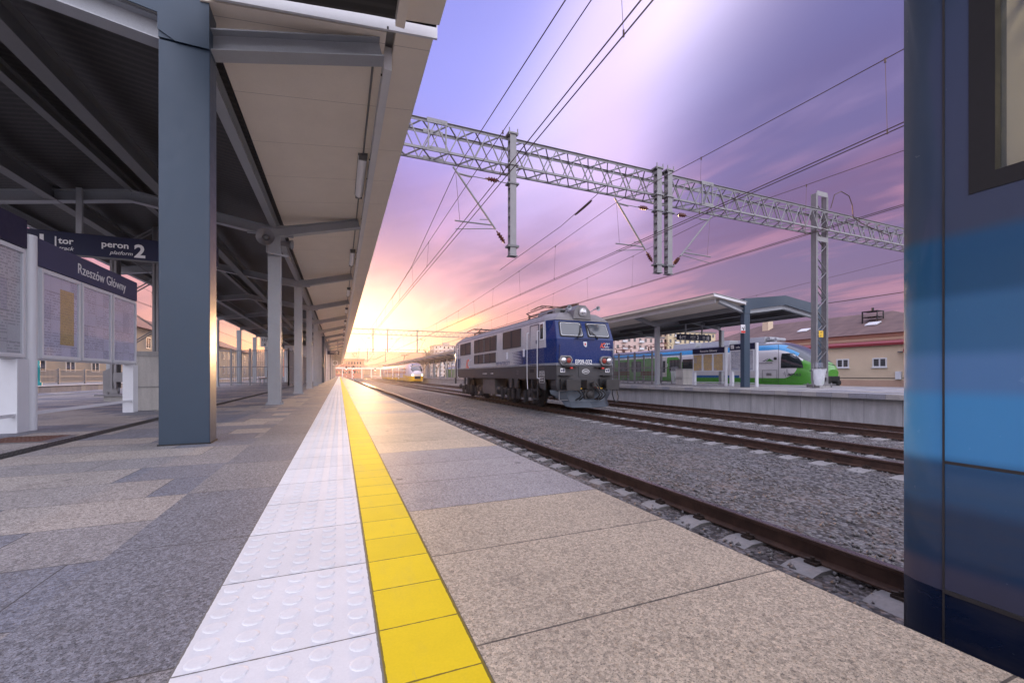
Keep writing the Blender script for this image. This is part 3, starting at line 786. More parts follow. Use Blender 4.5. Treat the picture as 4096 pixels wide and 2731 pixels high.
# ribbed enclosure further down platform 2
t = thing('stair_enclosure', (-2.5, 60, 0), 'pale ribbed metal clad stair enclosure under the canopy beyond the sektor sign', 'building')
rb = MB()
for k in range(30): rb.box(-1.3, -1.2, 43+k*1.1, 43.6+k*1.1, 0, 3.3)
rb.box(-4.6, -1.3, 43, 76, 0, 3.3).build('wall', M['white_metal'], t)
MB().box(-1.5, -1.12, 36.8, 37.5, 0, 3.7).build('end_pier', M['clad'], t); MB().box(-1.5, -1.1, 62, 63, 0, 3.6).build('end_pier', M['clad'], t)
t = thing('platform_clock', (-.62, 70, 2.2), 'square platform clock hanging far down the canopy', 'clock')
MB().box(-1.0, -.25, 69.9, 70.1, 2.1, 2.8).build('case', M['white_metal'], t, bev=.01); MB().box(-.66, -.6, 69.95, 70.05, 2.8, 3.9).build('hanger', M['steel_d'], t)
MB().lathe((-.62, 69.89, 2.45), (0, -1, 0), [(0, .28), (.01, .28)], 24).build('dial', M['steel_d'], t)
MB().bar((-.62, 69.86, 2.45), (-.5, 69.86, 2.6), .03).bar((-.62, 69.86, 2.45), (-.62, 69.86, 2.25), .03).build('hands', M['lett'], t)
# small plates on posts
t = thing('distance_plate', (-3.05, 26.9, 2.2), 'small white distance plate reading 157 6 on the left fence', 'sign')
MB().box(-4.1, -3.65, 27.2, 27.23, 2.2, 2.75).build('plate', M['fascia'], t)
text('157', .2, (-4.04, 27.19, 2.52), (1, 0, 0), (0, 0, 1), M['lettd'], t, bold=.01); text('6', .22, (-3.93, 27.19, 2.26), (1, 0, 0), (0, 0, 1), M['lettd'], t, bold=.01)
t = thing('warning_plate', (17.9, 14.2, 2.5), 'small white and red notice plate fixed on the slate column of platform 3', 'sign')
MB().box(17.42, 17.70, 14.22, 14.25, P3+2.55, P3+2.95).build('plate', M['fascia'], t); MB().box(17.43, 17.69, 14.213, 14.219, P3+2.56, P3+2.67).build('red_band', M['red'], t)
MB().bar((17.50, 14.21, 2.85), (17.60, 14.21, 2.72), .02).bar((17.60, 14.21, 2.72), (17.62, 14.21, 2.9), .015).build('pictogram', M['lettd'], t)
# ================================================================== CATENARY
CZ = 5.0
def lattice_mast(x, y, z0, zt, w=.75, label='', plate=None):
    t = thing('lattice_mast', (x, y, z0), label, 'catenary mast', 'lattice masts')
    L = MB(); h = w/2; dpt = .12
    for sx in (-1, 1):
        L.box(x+sx*h-.06, x+sx*h+.06, y-dpt, y-dpt+.02, z0+.3, zt).box(x+sx*h-.06, x+sx*h+.06, y+dpt-.02, y+dpt, z0+.3, zt).box(x+sx*h-.01, x+sx*h+.01, y-dpt, y+dpt, z0+.3, zt)
    L.build('legs', M['galv'], t)
    D = MB(); n = int((zt-z0-.5)/.62); z = z0+.5
    for i in range(n):
        s = 1 if i % 2 else -1
        for yy in (y-dpt+.03, y+dpt-.03): D.bar((x-s*h, yy, z), (x+s*h, yy, z+.62), .05, .012)
        z += .62
    for zz in (z0+.45, z0+.3+(zt-z0)*.72, zt-.12): D.box(x-h, x+h, y-dpt-.005, y-dpt+.015, zz, zz+.22)
    D.build('lacing', M['galv'], t)
    B = MB(); B.box(x-h-.25, x+h+.25, y-.35, y+.35, z0+.12, z0+.16)
    for sx in (-1, 1):
        B.tube((x+sx*.45, y-.25, z0), (x+sx*.45, y-.25, z0+.22), .03, 6); B.tube((x+sx*.45, y+.25, z0), (x+sx*.45, y+.25, z0+.22), .03, 6)
        B.prism([(x+sx*(h+.22), z0+.16), (x+sx*(h-.05), z0+.16), (x+sx*(h-.05), z0+.7), (x+sx*(h+.05), z0+.8), (x+sx*(h+.22), z0+.7)], 'y', y-.03, y+.0)
    B.build('base_plate', M['galv'], t)
    MB().box(x-h-.1, x+h-.1, y-.3, y+.3, z0, z0+.12).build('footing', M['conc'], t)
    if plate:
        MB().box(x-.28, x+.02, y-dpt-.03, y-dpt-.015, z0+2.35, z0+2.65).build('number_plate', M['yel'], t)
        for i, s in enumerate(plate): text(s, .13, (x-.24, y-dpt-.032, z0+2.52-i*.14), (1, 0, 0), (0, 0, 1), M['lettd'], t)
    return t
def portal(Y, x0, x1, zb, zt, posts, canti, label, detail=True):
    """beam spanning the tracks: four chords laced on all sides, drop posts and the cantilevers they carry"""
    t = thing('catenary_portal', ((x0+x1)/2, Y, zb), label, 'catenary portal', 'portals spanning the tracks')
    dy = .62; ch = MB()
    for y in (Y, Y+dy):
        for z in (zb, zt): ch.box(x0, x1, y-.008, y+.008, z-.045, z+.045).box(x0, x1, y-.05, y+.0, z-.045 if z == zb else z+.033, z-.033 if z == zb else z+.045)
    ch.build('chords', M['galv'], t)
    lc = MB(); st = .82; n = int((x1-x0)/st); st = (x1-x0)/n
    for i in range(n):
        a = x0+i*st; m_, b = a+st/2, a+st
        for y in (Y, Y+dy): lc.bar((a, y, zb), (m_, y, zt), .03, .035, (0, 1, 0)); lc.bar((m_, y, zt), (b, y, zb), .03, .035, (0, 1, 0))
        if detail:
            for z in (zb, zt): lc.bar((a, Y, z), (m_, Y+dy, z), .035); lc.bar((m_, Y+dy, z), (b, Y, z), .035)
    lc.build('lacing', M['galv'], t)
    if detail:
        for gx in (2.4, 13.2):
            gp = MB()
            for z in (zb, zt):
                for y in (Y, Y+dy): gp.box(gx, gx+.62, y-.075, y-.06, z-.07, z+.07)
                for k in range(5): gp.tube((gx+.07+k*.12, Y-.085, z), (gx+.07+k*.12, Y-.07, z), .016, 6)
            gp.bar((gx+.1, Y-.055, zb), (gx+.5, Y-.055, zt), .02, .12, (0, 1, 0)); gp.bar((gx+.05, Y-.05, zb), (gx+.05, Y-.05, zt), .04); gp.bar((gx+.58, Y-.05, zb), (gx+.58, Y-.05, zt), .04)
            gp.build('splice_plates', M['galv'], t)
    for px in posts:
        p = MB(); a = -.6
        for yy in (Y-.24, Y-.05): p.box(px-.105, px+.105, yy-.012, yy+.012, zb-2.95, zt+.08)
        p.box(px-.105, px-.092, Y-.24, Y-.05, zb-2.95, zb-2.93)
        z = zb-2.9
        while z < zt: p.box(px-.105, px-.088, Y-.228, Y-.06, z, z+.10); p.box(px+.088, px+.105, Y-.228, Y-.06, z, z+.10); z += .30
        p.box(px-.17, px+.17, Y-.29, Y+.02, zb-.1, zb-.05).box(px-.17, px+.17, Y-.29, Y+.02, zt+.05, zt+.1).box(px-.15, px+.15, Y-.27, Y-.03, zb-2.97, zb-2.95)
        for sx in (-.14, .14): p.tube((px+sx, Y-.27, zt+.0), (px+sx, Y-.27, zt+.22), .02, 6)
        p.build('drop_post', M['galv'], t)
    for (px, s, reach) in canti:
        cg = bpy.data.objects.new('cantilever', None)
        y = Y-.15; A = Vector((px+s*.22, y, CZ-.25)); T = Vector((px+s*reach, y, CZ+1.8))
        d = (T-A).normalized(); e = A+d*.55
        arm = MB(); arm.tube(e, T+d*.12, .032, 8)
        mz = A+(T-A)*.27
        arm.tube(mz, (px+s*(reach+.02), y, CZ+.28), .024, 8)
        arm.tube(mz+d*.2, mz+Vector((s*.42, 0, .12))*1.0, .014, 6)
        arm.tube((px+s*.62, y, CZ+.2), (px+s*(reach+.0), y, CZ+.03), .014, 6)
        co = arm.build('cantilever', M['galv'], t, smooth=40)
        top = Vector((px+s*.2, y, CZ+1.7))
        MB().tube(top, T-d*.1, .014, 6).tube(T-d*.1-Vector((s*.45, 0, .03)), T-d*.1, .032, 8).build('tie_rod', M['galv'], co)
        for (q, dd) in ((A+d*.05, d), (top+Vector((s*.25, 0, .02)), (T-d*.1-top).normalized())):
            MB().lathe(q, dd, [(0, .025), (.06, .03), (.09, .075), (.12, .035), (.17, .08), (.20, .035), (.25, .08), (.28, .035), (.34, .07), (.38, .025), (.45, .02)], 12).build('insulator', M['ceram'], co, smooth=50)
        MB().box(px-.19, px+.19, Y-.28, Y-.02, CZ-.33, CZ-.27).box(px-.19, px+.19, Y-.28, Y-.02, CZ+1.66, CZ+1.71).build('clamp', M['steel_d'], co)
        MB().tube(T, (px+s*(reach*.93), y, CZ+.3), .006, 4).build('stay_wire', M['wire'], co)
    return t
P1 = portal(12.6, -4.3, 31, 7.36, 8.2, (5.1, 10.95, 11.45), ((5.1, -1, 1.85), (10.95, -1, 1.85), (11.45, 1, 2.1)), 'large grey lattice catenary portal crossing above the locomotive, nearest the camera')
portal(73, -6, 32, 7.36, 8.2, (5.1, 7.4, 12.3), ((5.1, -1, 1.9), (7.4, 1, 1.9), (12.3, 1, 1.4)), 'distant lattice catenary portal in the glow behind the locomotive, second from the camera', detail=False)
portal(127, -6, 32, 7.3, 8.1, (5.1, 7.4, 12.3), ((5.1, -1, 1.9), (7.4, 1, 1.9)), 'farthest small catenary portal near the vanishing point', detail=False)
lattice_mast(20.95, 12.9, P3, 9.1, label='grey lattice catenary mast with yellow number plate standing on platform 3', plate=('157', '32'))
lattice_mast(-4.55, 12.9, 0, 8.6, .8, label='grey lattice catenary mast rising through the left canopy behind the notice board')
lattice_mast(31.6, 12.9, -.2, 9, label='lattice catenary mast at the right end of the near portal, beyond platform 3')
for yy, nm in ((73, 'second'), (127, 'third')):
    for x in (-5.6, 31.6): lattice_mast(x, yy, -.2, 8.4, label='distant lattice mast at the %s end of the %s portal' % ('left' if x < 0 else 'right', nm))
t = thing('earth_cable', (21, 12.6, 8.3), 'curved black cable looping off the top of the platform 3 lattice mast', 'cable')
MB().path([(21.1, 12.5, 8.35), (21.2, 12.4, 8.95), (21.6, 12.35, 9.15), (22.1, 12.3, 9.0), (22.35, 12.3, 8.6), (22.6, 12.4, 8.1), (23.5, 12.5, 7.95), (26, 12.6, 7.7)], .02).build('cable', M['wire'], t)

def wires(x, ref, label, mz, dr, two=.13, zz=.45):
    """contact wires and a messenger with droppers; ref: support positions along the track"""
    t = thing('overhead_wires', (x, 12, CZ), label, 'overhead wires', 'overhead line sets')
    sup = [-42, 12.45, 72.9, 126.9, 182]
    off = [-.15, .12, -.12, .12, 0]
    def X(y, a=0):
        for (s0, o0), (s1, o1) in zip(zip(sup, off), zip(sup[1:], off[1:])):
            if s0 <= y <= s1: return x+(o0+(o1-o0)*(y-s0)/(s1-s0))*zz
        return x
    def Z(y):
        for s0, s1 in zip(sup, sup[1:]):
            if s0 <= y <= s1: q = (y-s0)/(s1-s0); return mz-(mz-CZ-.75)*4*q*(1-q)*dr
        return mz
    for k in (-.5, .5): MB().path([(X(y)+k*two, y, CZ) for y in (-42, 12.45, 72.9, 126.9, 182)], .0105, 5).build('contact_wire', M['wire'], t)
    ys = [-42+i*3.4 for i in range(64)]
    MB().path([(X(y), y, Z(y)) for y in ys], .009, 5).build('messenger_wire', M['wire'], t)
    d = 5.9-14; i = 0
    while d < 120:
        if abs(d-12.4) > 2: MB().tube((X(d)+(i % 2-.5)*two, d, CZ), (X(d), d, Z(d)), .0045 if d < 40 else .006, 4).tube((X(d), d, Z(d)-.06), (X(d), d, Z(d)+.02), .018, 5).tube((X(d)+(i % 2-.5)*two, d, CZ-.02), (X(d)+(i % 2-.5)*two, d, CZ+.07), .014, 5).build('dropper', M['wire'], t)
        d += 4.2 if d < 40 else 8; i += 1
    return t
wires(3.3, None, 'pair of contact wires and droppers above the track beside the yellow line platform', 6.02, .35)
wires(9.1, None, 'overhead contact wires and droppers running above the locomotive', 6.78, .9)
wires(13.45, None, 'overhead contact wires and droppers above the track along platform 3', 6.78, .9)
wires(27.6, None, 'overhead contact wires above the green train', 6.78, .9)
wires(-11.2, None, 'overhead contact wires over the far left track', 6.78, .9)
t = thing('feeder_wire', (3.2, 12, 6.8), 'single thick wire rising from the nearest cantilever tip to the top of the picture', 'wire')
MB().path([(2.95, -20, 6.2), (3.15, 4, 6.17), (3.27, 12.45, 6.83), (3.28, 21, 5.95), (3.3, 30, 5.8)], .011, 6).build('wire', M['wire'], t)
t = thing('anchor_wire', (8, 14, 7), 'tensioning wire with insulator slanting across the near lattice portal', 'wire')
MB().path([(7.9, 21, 6.2), (8.6, 15.6, 6.85), (9.1, 12.7, 7.6), (10.2, 12.55, 8.05)], .011, 6).build('wire', M['wire'], t)
MB().lathe((8.75, 14.7, 7.03), (.35, -1.9, .5), [(0, .02), (.1, .04), (.6, .05), (.9, .04), (1.0, .02)], 8).build('insulator', M['wire'], t, smooth=40)

# signals far away
for (x, y, lb) in ((1.5, 121, 'left'), (3.0, 112, 'middle'), (11, 150, 'right')):
    t = thing('railway_signal', (x+.2, y, 0), 'small distant red striped %s railway signal near the vanishing point' % lb, 'signal', 'distant signals')
    pm = MB()
    for k in range(6): pm.box(x+.14, x+.26, y-.06, y+.06, -.8+k*.45, -.8+(k+1)*.45, k % 2)
    pm.build('post', [M['fascia'], M['red']], t); MB().box(x, x+.4, y-.1, y+.1, 1.9, 3.0).build('head', M['black'], t)
    for k, m_ in enumerate(('lamp_on', 'lamp_red')): MB().lathe((x+.2, y-.1, 2.2+k*.45), (0, -1, 0), [(0, .12), (.08, .12)], 10).build('lamp', M[m_], t)

# ================================================================== LOCOMOTIVE
LX, LY0 = 9.05, 14.4
def loco_pat(nt, x, y, z):
    # root at (9.05, 22, -.787): y local -7.6 .. 7.7, z local = world + .787
    f = y*-1
    tri = ((((z-.10)*14.5).fract()-.5).abs())*2
    lo = z < 2.50
    edge = 4.75-(tri*1.35)                       # comb teeth pointing rearwards
    blue_lo = lo*((f > edge).max(y > (5.35+tri*.7)))
    curve = 6.92+((3.6-z)*.10)
    blue_hi = (f > curve).max(y > 7.35)
    c = mixc(nt, blue_lo.max(blue_hi), (.44, .44, .46), (.001, .022, .125))
    c = mixc(nt, (z < 1.87), c, (.22, .23, .26))
    sm = noise(nt, comb(nt, x, y*1.2, z*.35), 2.2, 5, .7).smooth(.5, .8)
    c = mixc(nt, sm*.22, c, (.10, .09, .085))
    return c
loco_m = mat('loco_paint', (.3, .3, .3), .26, pat=loco_pat, var=.05, coat=.3, metal=.0, spec=.3)
L = thing('locomotive', (LX, 22, RZ), 'blue and silver electric locomotive with a two pane cab front on the middle track', 'locomotive')
YR = 29.7
def plan(w, wf, yf, yc, z, wr=None):
    return [(LX-w, yc, z), (LX-wf, yf, z), (LX+wf, yf, z), (LX+w, yc, z), (LX+w, YR-(yc-LY0), z), (LX+wf, YR-(yf-LY0), z), (LX-wf, YR-(yf-LY0), z), (LX-w, YR-(yc-LY0), z)]
rings = [plan(1.485, 1.30, 14.40, 15.10, .98), plan(1.485, 1.31, 14.37, 15.10, 2.02), plan(1.47, 1.25, 14.62, 15.15, 2.78)]
MB().loft(rings).build('body', loco_m, L, bev=.03)
MB().loft([plan(1.475, 1.255, 14.60, 15.15, 2.784), plan(1.36, 1.10, 14.74, 15.3, 2.93), plan(1.10, .86, 14.98, 15.5, 3.12), plan(.9, .7, 15.1, 15.6, 3.15)]).build('roof', mat('loco_roof', (.20, .19, .19), .55, metal=.3, var=.35, vs=4, bmp=.1), L, bev=.02)
MB().loft([plan(1.47, 1.29, 14.41, 15.10, .44), plan(1.48, 1.295, 14.41, 15.10, .976)]).build('sill', M['frame'], L)
for s in (-1, 1):   # deeper skirt panels at the cab ends and the middle brackets
    sk = MB()
    x0, x1 = (LX-1.47, LX-1.40) if s < 0 else (LX+1.40, LX+1.47)
    sk.prism([(15.1, .44), (15.75, .44), (15.45, .08), (15.1, .02)], 'x', x0, x1)
    for (a, b) in ((17.85, 18.25), (18.55, 18.95), (25.9, 26.2), (26.6, 26.95), (29.0, 29.6)): sk.prism([(a, .44), (b, .44), (b-.04, .02), (a+.04, .02)], 'x', x0, x1)
    sk.build('skirt', M['frame'], L)
# front buffer-beam area
fr = MB().prism([(LX-1.29, .45), (LX-1.30, .2), (LX-1.25, .02), (LX+1.25, .02), (LX+1.30, .2), (LX+1.29, .45)], 'y', 14.42, 14.9)
fr.box(LX-.32, LX+.32, 14.39, 14.42, .55, .96).build('buffer_beam', M['frame'], L)
for s in (-1, 1):
    bx = LX+s*.885
    b = MB().box(bx-.26, bx+.26, 14.34, 14.42, .05, .46).tube((bx, 14.34, .26), (bx, 13.95, .26), .16, 14).tube((bx, 14.15, .26), (bx, 13.85, .26), .11, 14)
    bf = b.build('buffer', M['black'], L, smooth=40)
    pl = [(bx-.30, .06), (bx-.27, .03), (bx+.27, .03), (bx+.30, .06), (bx+.31, .40), (bx+.27, .44), (bx-.27, .44), (bx-.31, .40)]
    MB().prism(pl, 'y', 13.80, 13.86).build('buffer_head', M['dark'], bf, bev=.01)
    MB().box(LX+s*.95-.27, LX+s*.95+.27, 14.20, 14.42, .585, .61).build('step_plate', M['black'], L)
    MB().box(LX+s*.72-.32, LX+s*.72+.32, 14.24, 14.42, .925, .945).build('lower_step', M['black'], L)
    MB().box(LX+s*.72-.05, LX+s*.72+.06, 14.25, 14.32, .86, .925).build('tail_marker', M['red'], L)
    MB().box(LX+s*1.03-.10, LX+s*1.03+.10, 14.395, 14.405, .72, .88).build('label_plate', M['lett'], L)
    MB().box(LX+s*1.03-.07, LX+s*1.03-.01, 14.392, 14.395, .75, .83).box(LX+s*1.03+.01, LX+s*1.03+.08, 14.392, 14.395, .74, .86).build('label_print', M['navy2'], L)
    # double headlight
    hx = LX+s*.93; H = MB()
    pr = [(hx-.30, 1.20), (hx-.24, 1.33), (hx-.17, 1.37), (hx+.17, 1.37), (hx+.24, 1.33), (hx+.30, 1.20), (hx+.24, 1.05), (hx+.17, 1.0), (hx-.17, 1.0), (hx-.24, 1.05)]
    hh = H.prism(pr, 'y', 14.30, 14.42).build('headlight', M['galv'], L, bev=.012)
    MB().prism([(hx+(a-hx)*.80, 1.185+(c-1.185)*.78) for a, c in pr], 'y', 14.290, 14.302).build('bezel', M['dark'], hh)
    MB().lathe((hx+s*.115, 14.296, 1.185), (0, -1, 0), [(0, .115), (.015, .11), (.03, .06), (.035, .0)], 20).build('lamp', M['lens'], hh, smooth=40)
    MB().lathe((hx-s*.115, 14.296, 1.185), (0, -1, 0), [(0, .10), (.012, .095), (.022, .05)], 20).build('tail_lamp', M['lamp_red'], hh, smooth=40)
    bo = MB()
    for k in range(6): bo.lathe((hx+.25*math.cos(k*math.pi/3+.3), 14.299, 1.185+.155*math.sin(k*math.pi/3+.3)), (0, -1, 0), [(0, .014), (.006, .012)], 6)
    bo.build('bolts', M['black'], hh)
# windscreens lie in the sloping plane between z 2.02 and 2.78
def fp(x, z, out=0.0):
    q = (z-2.02)/.76; return (x, 14.37+.25*q-out, z+out*.33)
for (xa, xb, xt0, xt1, nm) in ((-1.12, -.075, -1.14, -.11, 0), (.09, 1.10, .06, 1.07, 1)):
    if nm == 0: xa, xb, xt0, xt1 = -1.15, -.08, -1.13, -.12
    else: xa, xb, xt0, xt1 = .10, 1.15, .08, 1.10
    def rr(gx, z0, z1, out, n=5, rad=.07):
        pts = []
        cs = [(xa+gx, z0), (xb-gx, z0), (xt1-gx, z1), (xt0+gx, z1)]
        for i, (cx_, cz_) in enumerate(cs):
            sx = 1 if i in (0, 3) else -1; sz = 1 if i < 2 else -1; ox, oz = cx_+sx*rad, cz_+sz*rad
            a0 = {0: math.pi, 1: 1.5*math.pi, 2: 0, 3: .5*math.pi}[i]
            for k in range(n): a = a0+k*(math.pi/2)/(n-1); pts.append(fp(LX+ox+rad*math.cos(a), oz+rad*math.sin(a), out))
        return pts
    o1, i1 = rr(0, 2.10, 2.72, .012), rr(.045, 2.145, 2.675, .03)
    o0 = rr(0, 2.10, 2.72, -.02)
    g = MB().loft([o0, o1, i1], cap=False).build('windscreen_seal', M['black'], L)
    MB().add(rr(.04, 2.14, 2.68, .022), [tuple(range(20))]).build('windscreen', M['wscreen'], L)
    i2, i3 = rr(.05, 2.15, 2.67, .032), rr(.066, 2.166, 2.654, .032)
    MB().add(i2+i3, [(k, (k+1) % 20, (k+1) % 20+20, k+20) for k in range(20)]).build('chrome_trim', M['white_metal'], L)
    wx = LX+(-.38 if nm == 0 else .52); ex = LX+(-.2 if nm == 0 else .16)
    MB().tube(fp(wx, 2.09, .05), fp(ex, 2.40, .06), .010, 5).tube(fp(wx+.07, 2.09, .05), fp(ex+.03, 2.38, .06), .007, 5).tube(fp(ex-.05*(1 if nm else -1), 2.62, .05), fp(ex+.07*(1 if nm else -1), 2.2, .05), .018, 5).tube(fp(wx, 2.04, .02), fp(wx, 2.1, .06), .03, 8).build('wiper', M['black'], L)
MB().tube(fp(LX-.55, 2.045, .05), fp(LX+.40, 2.045, .05), .010, 6).tube(fp(LX-.55, 2.01, .05), fp(LX+.40, 2.01, .05), .010, 6).build('grab_rail', M['navy'], L)
for s in (-1, 1): MB().path([(LX+s*1.18, 14.33, 1.05), (LX+s*1.21, 14.33, 1.2), (LX+s*1.21, 14.33, 1.75), (LX+s*1.17, 14.36, 1.8)], .012).build('hand_rail', M['navy'], L)
MB().prism([(LX-.11, 1.80), (LX-.08, 1.77), (LX+.0, 1.72), (LX+.03, 1.76), (LX+.04, 1.93), (LX-.12, 1.93)], 'y', 14.355, 14.372).build('crest', M['white_metal'], L)
MB().prism([(LX-.07, 1.79), (LX-.01, 1.79), (LX-.01, 1.88), (LX-.07, 1.88)], 'y', 14.35, 14.355).build('crest_shield', M['red'], L)
text('EP09-032', .255, (LX-.49, 14.375, 1.045), (1, 0, 0), (0, 0, 1), M['lett'], L, name='number', wid=.80, bold=.008, ex=.004)
# front emblem: slanted strokes, red then white then outline blue
def emblem(org, r, u, sc, m1, m2, m3, parent):
    text('i', sc, org, r, u, m1, parent, shear=.35, bold=.03, name='emblem', ex=.003)
    ra = Vector(r)
    text('C', sc, Vector(org)+ra*sc*.26, r, u, m1, parent, shear=.35, bold=.03, name='emblem', ex=.003, wid=.75)
    text('C', sc, Vector(org)+ra*sc*.70, r, u, m2, parent, shear=.35, bold=-.005, name='emblem', ex=.003, wid=.75)
    text('C', sc, Vector(org)+ra*sc*1.10, r, u, m3, parent, shear=.35, bold=-.01, name='emblem', ex=.003, wid=.75)
emblem((LX+.66, 14.37, 1.72), (1, 0, 0), (0, 0, 1), .27, M['orange'], M['lett'], M['white_metal'], L)
text('PKP INTERCITY', .085, (LX+.70, 14.372, 1.615), (1, 0, 0), (0, 0, 1), M['lett'], L, shear=.3)
MB().prism([(LX-.14+.13*math.cos(a)*(1.0) if False else LX+.0+.17*math.cos(a), .755+.095*math.sin(a)) for a in [i*math.pi/10 for i in range(20)]], 'y', 14.378, 14.39).build('oval_plate', M['lett'], L)
MB().prism([(LX+.0+.15*math.cos(a), .755+.078*math.sin(a)) for a in [i*math.pi/10 for i in range(20)]], 'y', 14.374, 14.378).build('oval_field', M['frame'], L)
text('650kN', .085, (LX-.125, 14.371, .725), (1, 0, 0), (0, 0, 1), M['lett'], L, bold=.01)
# side marks (left side)
sx_ = LX-1.489
def stxt(s, size, y, z, m, **k): text(s, size, (sx_, y, z), (0, -1, 0), (0, 0, 1), m, L, **k)
emblem((sx_, 26.35, 1.06), (0, -1, 0), (0, 0, 1), .78, M['orange'], mat('emblem_pale', (.45, .47, .52), .4, var=0), mat('emblem_pale_edge', (.3, .32, .38), .4, var=0), L)
stxt('PKP INTERCITY', .27, 20.7, 1.10, mat('wordmark_navy', (.02, .03, .12), .4, var=0), shear=.3, wid=1.05)
stxt('91 51 1150 032-8', .10, 22.9, .66, M['lett']); stxt('PL-PKPIC', .10, 21.5, .66, M['lett'])
for k in range(3): stxt('- - - - -', .07, 17.9, .80-k*.08, M['lett'])
fm = MB()
for (ya, yb, za, zb) in ((15.08, 15.52, .56, .78), (15.08, 15.52, .30, .53)):
    for (a, b, c, d) in ((ya, yb, za, za+.008), (ya, yb, zb-.008, zb), (ya, ya+.008, za, zb), (yb-.008, yb, za, zb)): fm.box(sx_+.01, sx_+.016, a+.02, b+.02, c, d)
fm.build('side_plate_outline', M['lett'], L)
for k, s in enumerate(('PKP Intercity S.A.', 'Zaklad Poludniowy', 'Data rev. 7.11', 'REV. 11600/00')): text(s, .055, (sx_+.008, 15.50, .70-k*.085-(.06 if k > 1 else 0)), (0, -1, 0), (0, 0, 1), M['lett'], L)
